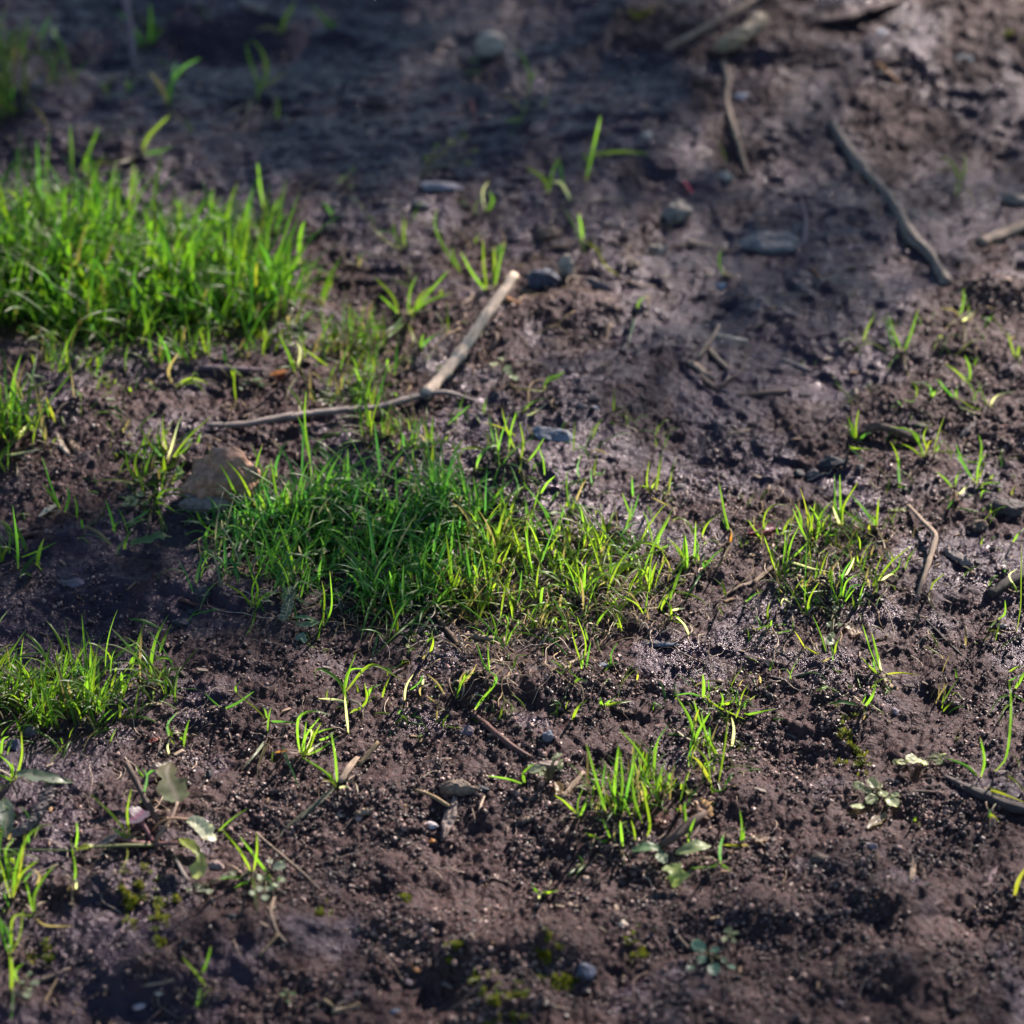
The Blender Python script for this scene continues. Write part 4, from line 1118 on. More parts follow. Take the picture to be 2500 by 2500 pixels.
flat_leaf('G', 'purple-grey dead leaf left of the lobed leaf', '795,590 845,560 920,510 960,480', [16, 44, 52, 20], (.055, .03, .055), tint2=(.05, .03, .03), cup=.3)

# ragged woody core of an old cone at the left
def cone_core():
    pts = '280,595 268,640 262,668 250,700 232,728 214,752 200,785 178,810 140,845 105,862'
    P = [tuple(float(v) for v in t.split(',')) for t in pts.split()]
    C0 = hit(*src('G', *P[0])); e = empty('cone_core', C0, 'dark ragged scaly cone core lying at the left under grass', 'cone')
    for k, (x, y) in enumerate(P):
        c = hit(*src('G', x, y), 0.006); m = mpp(c) * .44
        bm = bmesh.new(); bmesh.ops.create_icosphere(bm, subdivisions=3, radius=1)
        off = Vector((k * 7.1, 3, 1))
        for v in bm.verts:
            p = v.co.copy(); d = 1 + mnoise.noise(p * 2.2 + off) * .55 + mnoise.noise(p * 6 + off) * .25
            v.co = (p.x * 42 * m * d, p.y * 20 * m * d, p.z * 30 * m * d)
        V = np.array([v.co[:] for v in bm.verts]); F = np.array([[v.index for v in f.verts] for f in bm.faces]); bm.free()
        V = V @ np.array([[.85, .52, 0], [-.52, .85, 0], [0, 0, 1]])
        col = np.array((.09, .075, .075)) * random.uniform(.6, 1.6)
        o = link('scale', mesh_np('scale', V, None, F, tint=np.ones((len(V), 1)) * col, smooth=False), WOOD, e)
        o.location = c - C0
cone_core()

# ------------------------------------------------------------------ the weed rosette in the lower left
def rosette():
    base = hit(*src('G', 850, 925)); base[2] = float(ground_top(base[0], base[1]))
    e = empty('weed_rosette', base, 'weed rosette with lobed grey-green, purple and white leaves on mud', 'weed')
    G1 = (.15, .18, .10); PU = (.10, .06, .09); WH = (.62, .64, .46); YG = (.22, .27, .04)
    lobes = [10, 22, 38, 62, 88, 70, 42, 52, 78, 84, 58, 44, 50, 46, 30, 16, 4]
    def lf(pts, prof, tint, **k): return flat_leaf('G', None, pts, prof, tint, name='leaf', parent=e, n=26, **k)
    a = lf('985,700 965,640 940,590 925,540 935,500 955,478', [30, 78, 62, 84, 92, 60, 34, 52, 66, 60, 42, 30, 8], G1, heights=[.008, .010, .011, .010, .009, .008], vein=(.28, .25, .2), tint2=(.13, .11, .06), cup=.12, jag=.10)
    b = lf('800,745 745,790 700,800 665,795', [34, 62, 66, 50, 34, 10], (.17, .13, .17), heights=[.006, .007, .007, .006], vein=(.25, .10, .16), cup=.3)
    c = lf('1040,800 1080,810 1130,850 1170,885 1200,900', [16, 34, 46, 44, 50, 40, 12], WH, heights=[.008, .009, .008, .007, .005], cup=.25, jag=.05, roll=-.2)
    d = lf('1005,905 1045,950 1095,985 1110,1040 1095,1090 1085,1125', [6, 34, 46, 40, 26, 22, 36, 42, 14], YG, heights=[.007, .009, .009, .007, .005, .003], cup=.6, jag=.1, tint2=(.26, .30, .15), roll=.3)
    f = lf('520,942 480,950 440,962 422,972', [6, 22, 20, 3], YG, heights=[.006, .007, .005, .004], cup=.4)
    g = lf('660,882 610,910 560,930 525,945', [10, 24, 20, 4], (.16, .16, .17), heights=[.005, .004, .003, .003], cup=.4, tint2=(.1, .1, .12))
    for pts, r0, col, hh in (('850,930 900,860 950,790 985,700', 12, (.20, .14, .10), [0, .006, .008, .008]),
                             ('850,930 815,860 780,800', 14, (.14, .06, .07), [0, .004, .006]),
                             ('845,865 880,820 950,790 1040,795', 9, (.22, .13, .07), [0, .008, .010, .008]),
                             ('850,935 940,930 1010,930', 15, (.14, .07, .06), [.001, .003, .006]),
                             ('850,940 700,940 600,945 510,950', 12, (.13, .14, .05), [.001, .004, .005, .006]),
                             ('830,930 730,920 650,895', 14, (.22, .10, .09), [.001, .003, .003]),
                             ('430,972 350,968 200,965 -20,962', 6, (.09, .13, .04), [.004, .004, .004, .004])):
        P = [tuple(float(v) for v in t.split(',')) for t in pts.split()]
        C = catmull([hit(*src('G', *p), h) for p, h in zip(P, hh)], 12)
        fine_tube('stalk', C, np.linspace(r0, r0 * .7, 12) * .44 * mpp(base), col, e, FIBRE, base)
rosette()
for lab, crop, pts, prof, col, kw in (
    ('long serrated dark green leaf lying over the cone core', 'G', '90,548 150,545 200,560 290,575 350,585 405,590', [20, 24, 42, 44, 36, 40, 26, 22, 3], (.13, .17, .12), dict(heights=[.008, .010, .010, .008, .006, .005], vein=(.2, .22, .18), jag=.1)),
    ('broad dusky leaf cut by the left edge', 'G', '10,690 30,760 40,830 30,900', [34, 46, 50, 40, 12], (.08, .11, .09), dict(heights=[.006, .007, .006, .004], vein=(.15, .17, .13))),
    ('large pale oval leaf under the dark brown stem', 'I', '0,985 60,965 130,945 192,945', [10, 38, 46, 36, 6], (.26, .33, .17), dict(heights=[.004, .006, .007, .005], cup=.2, jag=.02)),
    ('smaller grey-green oval leaf left of the dark brown stem', 'H', '1815,975 1760,950 1700,955 1640,970', [6, 24, 36, 30, 6], (.15, .25, .13), dict(heights=[.004, .006, .006, .004], cup=.2, jag=.02)),
    ('pale wavy lobed leaf hanging below the oval leaves', 'H', '1850,1050 1880,1090 1890,1130 1870,1175', [16, 52, 40, 58, 34, 12], (.28, .36, .12), dict(heights=[.006, .006, .005, .003], cup=.3, jag=.15)),
    ('small round pale leaf between the two oval leaves', 'H', '1790,985 1810,1010 1830,1040', [12, 34, 34, 12], (.30, .36, .24), dict(heights=[.005, .006, .005], cup=.2, jag=.02)),
    ('small bluish lobed leaf at the foot of the shaded grass', 'D', '1650,1690 1670,1665 1695,1700', [12, 24, 12], (.16, .24, .19), dict(heights=[.003, .005, .003], jag=.2)),
    ('low grey-green divided leaf in the mud left of the shaded grass', 'D', '950,1115 880,1110 820,1135 720,1150', [6, 20, 34, 20, 38, 24, 30, 8], (.10, .17, .06), dict(heights=[.004, .006, .005, .003], jag=.25, cup=.3)),
    ('pale green shoot leaf beside the flat brown rock ledge', 'D', '990,800 995,765 985,725', [14, 30, 12], (.13, .20, .09), dict(heights=[.006, .010, .013], jag=.2)),
    ('oval dusty green leaf near the front of the shaded grass', 'D', '1640,1600 1700,1605 1770,1590', [6, 22, 20, 4], (.15, .23, .16), dict(heights=[.005, .007, .006], jag=.05)),
    ('narrow green leaf above the oval dusty one', 'D', '1630,1560 1700,1565 1765,1590', [5, 17, 14, 3], (.10, .19, .11), dict(heights=[.006, .009, .006], jag=.05)),
    ('small green leaf behind the lone pointed sprout', 'E', '1155,280 1190,250 1225,240 1265,200', [8, 26, 22, 3], (.10, .20, .03), dict(heights=[.004, .008, .010, .014], jag=.02, cup=.6)),
    ('small yellow-green leaf under the leaning tuft at lower right', 'I', '55,635 85,650 115,655', [10, 20, 8], (.19, .22, .05), dict(heights=[.003, .004, .003],)),
    ('dark green folded leaf scrap by the rooty clod', 'I', '780,80 810,72 842,60', [5, 14, 4], (.09, .16, .02), dict(heights=[.003, .004, .003])),
    ('thin yellow-green leaf lying right of the sprouting tufts', 'F', '1180,970 1225,965 1285,962', [5, 15, 10], (.14, .18, .04), dict(jag=.3)),
    ('small olive leaf tip at the far right', 'F', '1862,885 1875,855 1892,832', [5, 12, 4], (.14, .15, .04), dict(heights=[.003, .006, .009])),
    ('narrow olive leaf under the long dark half-buried stick', 'I', '1730,620 1790,640 1850,670', [5, 14, 4], (.15, .17, .03), dict(heights=[.003, .004, .003]))):
    flat_leaf(crop, lab, pts, prof, col, name='weed_leaf', cat='leaf', **kw)

# feathery leaf in the shade under the grass
def feather():
    C = catmull([hit(*src('D', x, y), h) for x, y, h in ((1565, 1590, .004), (1590, 1530, .006), (1605, 1470, .006), (1600, 1405, .004))], 12)
    base = C[0].copy(); m = mpp(base) * .44
    e = empty('feather_leaf', base, 'grey-green feathery divided leaf in front of the shaded grass', 'leaf')
    fine_tube('stalk', C, np.full(12, 3.5 * m), (.14, .17, .12), e, FIBRE, base)
    for k in range(1, 12):
        for sd in (-1, 1):
            d = np.array([sd * 1.0, .35, .05]); ln = (34 if k < 8 else 44) * m * random.uniform(.8, 1.1)
            P = C[k] + d * np.linspace(0, ln, 6)[:, None]
            me = leaf_mesh('leaflet', P - base, np.array([3, 10, 12, 12, 13, 4]) * m, (.15, .20, .15), jag=.25, cup=.3, across=5, seed=k)
            link('leaflet', me, LEAFM, e)
feather()

# ------------------------------------------------------------------ seedlings
seedling('I', 'cluster of pale round seedling leaves in the crumbly right', (1130, 670), '1012,608,66 1092,594,70 1085,686,78 1200,702,88 1010,722,80 1060,640,60 1150,655,64 1216,660,50 1130,610,42', (.30, .34, .20))
seedling('I', 'blurred blue-green round-leaved seedlings in the foreground', (180, 1570), '125,1500,84 145,1572,64 216,1522,60 212,1630,86 82,1622,52 310,1616,54 268,1582,40', (.16, .27, .19), high=.006)
seedling('I', 'small greenish seedling sprig above the blurred blue-green ones', (300, 1470), '290,1412,50 270,1462,42 330,1425,40 320,1470,40 300,1440,40', (.19, .24, .14), high=.006)
seedling('H', 'seedling with tall stacked pale leaves beside the flat pale rock', (1180, 590), '1105,520,76 1152,516,34 1236,442,48 1246,510,36 1246,478,36 1210,462,34 1080,500,34 1140,545,34', (.26, .30, .20), high=.008)
seedling('I', 'row of small pale leaves left of the tall arched blade', (1370, 495), '1310,460,78 1380,482,52 1442,452,66 1482,448,40 1252,476,60 1220,478,40 1350,470,40 1460,480,44', (.30, .33, .19), high=.006)
seedling('G', 'white-green round leaves at the foot of the splayed sprout', (1480, 1130), '1500,1028,40 1442,1120,46 1440,1182,60 1472,1232,54 1560,1130,58 1552,1058,70 1400,1205,44 1500,1180,60 1530,1160,44', (.32, .37, .27), high=.006)
seedling('G', 'small grey-green round leaves left of the splayed sprout', (1150, 1180), '1120,1182,62 1095,1165,36 1160,1195,50 1050,1185,34 1250,1115,62 1290,1100,50', (.20, .23, .16), high=.003)
seedling('G', 'pale round leaves in the lower left corner', (120, 1740), '192,1702,56 152,1772,54 162,1652,34 120,1700,30 165,1740,36 150,1672,26', (.28, .34, .22), high=.006)
seedling('G', 'tiny blurred green leaves near the bottom centre-left', (1600, 1790), '1570,1770,34 1625,1765,34 1600,1805,30 1590,1745,24', (.10, .17, .08), high=.003)
seedling('F', 'round grey-green leaves below the right-hand sprouts', (880, 1560), '872,1460,60 886,1512,42 852,1602,44 906,1602,42 850,1690,74 868,1660,40', (.19, .24, .15), high=.003)
seedling('E', 'blurred pale round leaves right of the thick pale stick', (940, 200), '880,158,54 950,182,60 990,232,62 962,205,44 918,128,40', (.20, .25, .15), high=.006)
seedling('B', 'blurred bent weed with tiny yellowish leaves in the upper mud', (470, 985), '505,880,50 560,812,46 640,790,60 720,760,44 770,835,50 730,902,52 700,735,40 610,850,36 540,860,34', (.14, .17, .06), high=.010)
seedling('B', 'blurred small weed with a pale leaf at the upper left', (60, 1020), '45,985,54 92,942,56 20,1010,40 85,1035,44', (.17, .21, .10), high=.006)
seedling('B', 'blurred low sprig beside the round grey-white pebble', (770, 390), '765,330,52 740,400,60 790,405,46', (.10, .14, .06), high=.005)
seedling('D', 'loose greyish leaves at the foot of the big rock', (760, 930), '730,920,84 775,880,50 800,930,46 690,935,36', (.15, .20, .12), high=.006)
seedling('D', 'tiny leaves under the thin upright stalk above the long twig', (1330, 260), '1370,250,40 1430,240,50 1340,290,34 1450,270,40', (.12, .17, .09), high=.003)
seedling('E', 'mossy small leaves at the left of the rooty hollow', (420, 1680), '405,1660,30 430,1690,34 400,1720,34 440,1655,26 415,1640,24', (.12, .17, .02), high=.004)

# ------------------------------------------------------------------ moss
for lab, c, x, y, w, h, n in (
    ('yellow-green moss cluster on the lower left mud', 'G', 770, 1240, 190, 160, 190),
    ('moss dot right of the yellow-green cluster', 'G', 992, 1248, 44, 36, 28),
    ('moss dot below the yellow-green cluster', 'G', 885, 1372, 70, 60, 50),
    ('moss patch between the left moss dots and the low sprout', 'G', 905, 1490, 100, 70, 60),
    ('faint moss on the crumbs right of the splayed sprout', 'G', 1795, 1310, 60, 60, 36),
    ('blurred moss tuft in the bottom clods, left', 'H', 670, 1530, 90, 60, 60),
    ('blurred moss on the bottom clod, upper', 'H', 1190, 1545, 120, 100, 110),
    ('blurred moss on the bottom clod, lower', 'H', 1250, 1640, 150, 90, 110),
    ('blurred moss near the bottom edge, left', 'H', 860, 1790, 90, 150, 70),
    ('blurred moss near the bottom edge, right', 'H', 1015, 1800, 90, 100, 60),
    ('small blurred moss dot between the bottom clods', 'H', 770, 1672, 40, 50, 24),
    ('dull moss specks in the blurred lower right clods', 'H', 1660, 1530, 180, 110, 60),
    ('yellow moss column below the V-shaped sprout', 'I', 975, 400, 110, 260, 130),
    ('green-yellow moss on the blurred crumbs at mid bottom', 'H', 420, 1245, 120, 60, 50),
    ('dull moss on the shaded mud by the long-stemmed tuft', 'G', 250, 1560, 130, 70, 60),
    ('moss specks above the long pale stone, far right', 'C', 1870, 200, 150, 40, 50),
    ('moss on the mud behind the top centre', 'B', 1680, 75, 180, 60, 60)):
    moss(c, lab, x, y, w, h, n)
# ------------------------------------------------------------------ individual tufts; every line is one tuft, every ';' one blade
WID = dict(A=30, B=24, C=23, D=22, E=18, F=18, G=21, H=24, I=24, W=9)
TUFTS = [
('A', 'blurred forked sprout with a long drooping pale blade', '940,590 945,480 1010,380 1115,320; 940,590 890,480 820,390 t; 940,600 1010,670 1090,740 t; 940,590 955,440 975,340 b'),
('A', 'blurred hooked tuft with hanging straw blades in dark mud', '1425,560 1430,460 1380,320 1365,220; 1435,520 1480,400 1450,280 1385,210; 1400,520 1380,600 1340,740 t; 1455,500 1540,430 1600,400 t; 1460,490 1530,570 1420,740 t; 1390,570 1280,620 1180,690 t'),
('A', 'blurred two-bladed sprout lying just above the big grass clump', '785,850 830,750 940,640; 790,855 880,850 960,810; 780,860 640,905 510,905 t'),
('A', 'blurred upright blade beside the pale bark piece at the top', '1560,190 1580,110 1640,10; 1560,190 1500,150 1410,170 t'),
('A', 'blurred fan of blades by the blue-grey stalk', '820,250 840,140 830,20; 800,260 740,160 670,60; 790,270 720,130 640,60 b; 820,250 880,180 900,150'),
('A', 'faint small sprout at the top right of the dark corner', '1840,160 1790,90 1720,30; 1845,160 1850,110'),
('A', 'long curved blades hanging out of the corner grass', '210,240 250,150 280,80; 310,230 360,330 390,380; 190,400 90,500 0,550 t; 310,220 300,160 320,130 w'),
('A', 'two tall blades rising out of the back of the big grass clump', '400,1060 395,880 390,690; 440,960 490,850 550,700; 750,1100 745,1000 760,930'),
('A', 'tall yellow-tipped blade at the right of the big grass clump', '1465,1160 1440,1020 1430,900; 1510,1180 1540,1120 1570,1080'),
('A', 'curled pale blades at the front of the big grass clump', '615,1700 575,1550 455,1465; 555,1695 470,1610 408,1525 y; 965,1560 880,1440 790,1370'),
('A', 'bright upright blades at the right front of the big grass clump', '1415,1690 1415,1560 1425,1450 y; 1490,1640 1520,1540 1570,1480; 1430,1640 1400,1480 1430,1340'),
('A', 'yellow arched blade leaning away from the big grass clump', '1560,1620 1660,1630 1740,1660 1805,1710 y; 1580,1700 1660,1560 1690,1430'),
('B', 'bent sprout with a long upper blade, top centre', '1065,530 1075,430 1040,320 972,252; 1065,520 1085,430 1130,390; 1065,540 1030,650 965,745; 1025,640 990,670 930,665; 1040,620 980,560 895,515 t; 1080,550 1160,570 1200,390 t'),
('B', 'cross-shaped sprout with one level and one upright blade', '1385,1010 1420,860 1470,640; 1410,855 1580,842 1740,850; 1400,900 1375,850'),
('B', 'sprout of four blades below the cross-shaped one', '1180,1075 1200,960 1240,870; 1180,1065 1150,990 1055,930; 1270,1060 1250,970 1240,880; 1310,1120 1250,1020 1200,1010 w'),
('B', 'drooping three-bladed sprout above the lit crumbs', '1390,1410 1340,1290 1268,1155; 1370,1340 1360,1250 1345,1180; 1380,1330 1450,1390 1500,1480 1590,1540 y'),
('B', 'low yellowish V sprout left of the curved pair', '385,1390 300,1350 230,1290 178,1222 y; 385,1385 375,1300 390,1210; 365,1375 325,1300 320,1230'),
('B', 'single curved blade with a side shoot above the stick', '700,1515 610,1390 550,1260 560,1155; 690,1510 650,1420 650,1370'),
('B', 'upright three-bladed sprout behind the stick tip', '840,1625 820,1480 815,1315; 875,1600 880,1480 875,1365; 880,1595 910,1450 942,1335; 840,1615 760,1520 690,1395'),
('B', 'star-shaped many-bladed tuft left of the stick', '350,1745 310,1640 212,1535; 400,1745 410,1620 450,1525; 405,1735 500,1640 625,1500; 400,1755 500,1680 655,1620; 350,1755 300,1690 240,1635; 415,1765 470,1640 560,1580; 385,1790 300,1860 230,1932; 400,1790 425,1860 430,1920 y; 380,1740 300,1820 90,1805'),
('B', 'lone blue-green blade with a bent top on the shaded mud', '1670,1720 1685,1670 1725,1640; 1660,1745 1640,1840 1612,1960 b'),
('B', 'blurred pale shoot between the flat stones and sprouts', '830,1175 815,1070 850,1000 w; 840,1170 870,1110 850,1060'),
('B', 'tall thin blades left of the star-shaped tuft', '60,1940 72,1800 75,1690; 460,1940 520,1880 605,1835; 465,1930 480,1870 490,1850'),
('C', 'single short bright blade left of the upright twig', '285,912 262,840 222,772 y'),
('C', 'small four-bladed sprout alone on the upper right mud', '1575,1015 1540,920 1465,858; 1575,1010 1605,930 1600,845; 1572,1012 1560,1060 1545,1112; 1578,1018 1640,1080 1665,1160 t; 1530,930 1430,945 t'),
('C', 'faint thin sprout beside the flat speckled stone', '270,1530 240,1460 252,1375; 268,1532 310,1530 t'),
('C', 'pale and dry sprout among glittering crumbs, right', '1575,1745 1595,1680 1597,1600; 1575,1745 1540,1720 1465,1710 t; 1560,1770 1520,1800 1500,1830 t; 1585,1790 1620,1760 1650,1730 w; 1600,1790 1610,1870 1600,1932 t'),
('F', 'broad three-bladed sprout with a yellow side blade', '1215,60 1180,-30 1180,-120; 1262,95 1300,0 1348,-155; 1255,70 1205,-30 1190,-110; 1180,75 1080,40 970,82 y; 1250,90 1210,130 1168,188; 1265,95 1280,180 1300,240 t'),
('F', 'narrow bright pair of blades near the right edge, top', '1890,140 1860,50 1838,-20; 1892,130 1905,50'),
('D', 'blurred left edge tuft with a broad silvery blade', '60,590 60,450 95,265; 30,580 20,450 30,400; 60,600 120,480 230,420 330,290 b; 75,580 180,480 235,340; 90,550 150,500 220,455 w; 310,490 270,380 250,330 y; 20,660 120,650 250,620 w'),
('D', 'leaning sprout with a yellow-tipped lower shoot, left', '340,970 280,820 232,665; 340,970 270,860 238,820; 355,985 380,900 372,830; 425,1015 425,940 410,880; 330,945 300,900 250,860'),
('D', 'left edge tuft with a pale upright stem', '100,1300 95,1150 70,940; 92,1140 40,1050 -10,1030; 100,1220 220,1190 322,1140; 95,1130 110,1070'),
('D', 'arched two-bladed sprout under the big grass clump', '960,275 1060,235 1165,250; 970,275 1080,260 1145,330; 960,270 935,190 990,95 t'),
('D', 'thin upright shoot with a dry foot above the long twig', '1310,365 1298,270 1305,175; 1308,350 1300,390 1270,410 t'),
('D', 'blurred fan-shaped tuft touching the big rock', '920,690 880,560 888,465; 925,690 960,590 985,500 1012,440 w; 940,690 1040,570 1185,432; 900,670 830,600 770,495; 960,670 1040,620 1070,570; 930,650 905,540 905,430; 910,670 870,640 840,560 b'),
('D', 'sprout with a long level blade left of the big rock', '770,825 710,720 698,635; 772,825 750,700 785,600; 790,822 640,798 490,808 y; 790,830 850,825 872,850'),
('D', 'dark spreading weed-like grass in front of the big rock', '860,920 910,860 1022,850; 850,925 900,930 995,990; 850,945 770,1005 690,1048 b; 850,930 830,1010 818,1085 t; 870,930 900,1010 930,1090'),
('D', 'low blades creeping left from the shaded grass', '1150,1060 1110,1020 1088,965; 1150,1050 1080,1030 1000,1030 w; 1222,1112 1160,1075 1120,1050; 1230,1110 1225,1160 1150,1250 t'),
('D', 'spread sprout in front of the shaded grass, left', '1410,1510 1340,1430 1245,1372; 1410,1510 1400,1400 1452,1278; 1415,1515 1450,1450 1525,1410; 1412,1500 1430,1400 1395,1325; 1420,1530 1400,1600 1362,1665'),
('D', 'tall paired blades crossing in front of the shaded grass', '1640,1335 1560,1200 1462,1020; 1645,1335 1600,1180 1542,1025; 1640,1205 1520,1200 1388,1190'),
('D', 'sunlit tall blades at the left top of the shaded grass', '1340,960 1280,820 1218,705; 1420,950 1340,790 1252,685; 1400,850 1420,720 1458,595; 1420,930 1450,810 1497,708; 1560,1000 1530,860 1500,680'),
('D', 'narrow upright shoot crossing the long grey twig', '1720,690 1700,560 1690,440 1700,300; 1692,440 1650,350 1600,285; 1710,650 1680,520 1650,440'),
('D', 'white-ribbed sprout right of the dark brown twig', '1640,210 1600,100 1545,-10; 1650,180 1665,80 1640,30 w; 1830,165 1740,110 1665,55; 1650,220 1600,300 1592,370 t'),
('D', 'dark folded blades at the right foot of the shaded grass', '1790,1610 1800,1450 1785,1360; 1795,1610 1840,1500 1830,1300; 1760,1690 1780,1600 1800,1560; 1700,1340 1640,1440 1720,1500 b'),
('E', 'bright broad tuft at the left front of the sunlit grass', '640,1430 630,1250 608,1085; 660,1410 640,1300 640,1170; 605,1405 540,1300 452,1218; 600,1385 550,1350 485,1358; 560,1475 640,1400 688,1285; 650,1420 690,1330 680,1270'),
('E', 'long blade trailing down left from the sunlit grass', '570,1460 450,1560 330,1660 205,1785'),
('E', 'upright pair of blades behind the bright broad tuft', '765,1435 740,1300 718,1150; 775,1440 770,1350 805,1225; 700,1300 680,1120 650,1000'),
('E', 'tallest fan of blades in the middle of the sunlit grass', '1055,1240 980,1050 895,850; 1060,1255 1010,1150 985,1065; 1055,1235 1060,1130 1060,1020; 1062,1080 1100,950 1132,835; 1095,1360 1070,1200 1050,1075; 1100,1360 1080,1270 1060,1150'),
('E', 'crossing long blades right of the tallest fan', '1110,1330 1160,1200 1213,1060; 1195,1135 1140,1060 1095,985; 1200,1125 1240,1030 1268,950; 1210,1140 1180,1000 1130,920; 1100,1240 1180,1180 1250,1090'),
('E', 'tangled blades and a tan stalk in the heart of the sunlit grass', '890,1340 930,1250 972,1148; 905,1480 900,1400 922,1335; 990,1500 920,1380 868,1285; 1000,1505 1020,1420 1032,1300; 1000,1490 975,1440 965,1400; 830,1462 1000,1420 1165,1358 t; 880,1260 870,1150 860,1070'),
('E', 'low V of blades nearest the camera in the sunlit grass', '935,1728 850,1620 770,1540 625,1440; 938,1728 950,1620 960,1535; 940,1728 980,1640 1042,1568; 900,1690 880,1600 850,1520'),
('E', 'upright V tuft at the right of the sunlit grass', '1350,1455 1310,1330 1252,1215; 1352,1455 1350,1350 1330,1215; 1360,1445 1430,1360 1525,1298; 1280,1450 1285,1380 1250,1300; 1350,1445 1370,1370 1360,1280'),
('E', 'sprout with a curved level blade behind the sunlit grass', '1310,985 1285,900 1280,780 1297,738; 1312,975 1350,940 1487,966; 1305,975 1318,930 1320,890; 1318,955 1358,850 1392,792 t; 1310,990 1305,1090 1290,1100 t'),
('E', 'small cross sprout above the right of the sunlit grass', '1740,875 1725,800 1740,692; 1742,865 1765,820 1785,778; 1738,850 1710,835 1680,838; 1750,890 1820,930 1882,965 t; 1730,930 1750,990 1765,1045'),
('E', 'bushy pale-stemmed sprout right behind the sunlit grass', '1640,1010 1610,930 1588,868; 1630,1025 1660,950 1682,875; 1650,890 1645,830 1643,772; 1600,1090 1630,1000 1645,925; 1570,1130 1620,1060 1680,1030 b'),
('E', 'thin curved sprout on the wet mud right of the sunlit grass', '1800,1190 1790,1130 1858,995; 1805,1175 1840,1165 1875,1150; 1875,1325 1830,1240 1800,1170; 1940,1245 1900,1180 1838,1118; 1840,1365 1850,1280 1830,1230 t'),
('E', 'small forked sprout below the pale rootlets, right', '1712,1545 1670,1490 1598,1448; 1712,1545 1722,1490 1730,1420; 1700,1525 1640,1440 1550,1400 t'),
('E', 'grey-green sprout with round tip beside the forked one', '1862,1585 1850,1500 1808,1438; 1862,1575 1862,1530 1860,1485; 1872,1570 1900,1590 1940,1602; 1860,1525 1900,1515 1940,1510 w; 1850,1485 1865,1420 1885,1398'),
('E', 'two short blades below the right of the sunlit grass', '1590,1645 1575,1590 1558,1538; 1442,1605 1480,1550 1542,1488'),
('E', 'tall narrow tuft below the right of the sunlit grass', '1388,1845 1400,1770 1415,1695; 1375,1805 1385,1700 1338,1555; 1370,1835 1330,1720 1308,1635; 1362,1850 1368,1800 1370,1755; 1400,1700 1385,1640 1370,1600'),
('E', 'flat splayed sprout under the tall narrow tuft', '1272,1855 1230,1820 1178,1798; 1290,1850 1320,1880 1345,1905; 1280,1855 1240,1870 1225,1850; 1290,1850 1300,1820 1262,1790 y'),
('E', 'thin curved blade above the speckled pebble', '1525,1825 1530,1760 1565,1700; 1670,1905 1675,1880 1670,1850 y'),
('E', 'small upright sprout left below the sunlit grass', '335,1650 320,1550 288,1415; 330,1545 300,1500 255,1488; 340,1655 342,1600 335,1550'),
('E', 'tiny mossy sprout by the rooty hollow', '500,1705 530,1670 535,1632; 520,1755 540,1700 530,1650; 480,1795 500,1760 515,1735 t; 520,1660 500,1650 480,1645'),
('E', 'dry and green blades hanging in the rooty hollow', '875,1885 820,1820 778,1695; 852,1855 845,1780 842,1705; 900,1930 880,1890 935,1835 t; 700,1940 760,1860 782,1818 t; 700,1930 720,1880 745,1850'),
('E', 'crossing upright blades behind the shaded grass, right', '905,720 900,620 885,500; 960,640 970,530 1000,420; 1060,700 1110,640 1160,560; 1160,770 1150,690 1120,600; 1020,700 1040,600 1020,480; 900,740 980,640 1100,560; 1010,560 920,510 820,478 y; 1000,640 950,520 920,400; 1100,560 1060,490 t'),
('E', 'folded double blade above the pointed blue-grey stone', '1030,420 1090,370 1190,338; 1050,445 1110,420 1175,370 w; 980,500 1000,440 1030,410'),
('E', 'lone pointed sprout with a yellow side stalk', '1160,300 1170,260 1268,200; 1180,298 1080,298 965,280 y'),
('E', 'single bright blade right of the long twig end', '615,500 680,440 748,380'),
('E', 'two dark S-shaped blades behind the sunlit grass', '960,900 1010,840 970,722 b; 1190,1060 1150,960 1035,810 d; 1130,880 1170,820 1218,775; 850,960 790,900 780,830 d'),
('E', 'two short bluish blades on shaded mud behind', '1350,790 1340,730 1360,655 b; 1425,830 1415,780 1420,720 b; 1430,760 1480,765 1500,720'),
('F', 'spiky small tuft at the left end of the thick brown root', '1000,590 1000,500 1015,408; 992,580 950,500 922,488; 998,575 970,500 955,445; 1008,578 1050,548 1092,535; 995,580 985,520 975,480'),
('F', 'two low blades below the spiky small tuft', '955,602 1000,625 1095,630; 958,602 1000,650 1038,702 b'),
('F', 'upright narrow blade below the thick brown root', '1238,750 1225,660 1188,582; 1242,825 1238,780 1228,700 b; 1235,740 1235,690 1220,640'),
('F', 'arched tuft at the right end of the thick brown root', '1370,668 1340,560 1270,515 1188,508; 1382,680 1350,600 1308,538; 1370,668 1310,625 1252,598; 1430,645 1450,560 1492,438; 1405,665 1375,560 1398,500; 1440,645 1465,600 1485,578; 1385,680 1400,600 1425,578 y'),
('F', 'wide tuft with arching blades near the right edge', '1662,805 1600,720 1552,595; 1670,825 1680,720 1722,648; 1680,720 1695,620 1680,548; 1650,700 1560,650 1430,640; 1690,822 1760,815 1828,825; 1540,840 1490,790 1442,752; 1548,840 1560,780 1585,745; 1570,885 1600,850 1642,800 w; 1550,855 1562,900 1575,932 o; 1620,740 1570,680 1545,640'),
('F', 'small hooked blade beside the broad dark slab', '1690,902 1705,862 1755,868'),
('F', 'small sprout with one flat blade, right upper middle', '1332,350 1335,290 1308,250; 1330,352 1300,365 1262,350; 1412,345 1415,290 1380,258; 1418,345 1440,310 1465,290'),
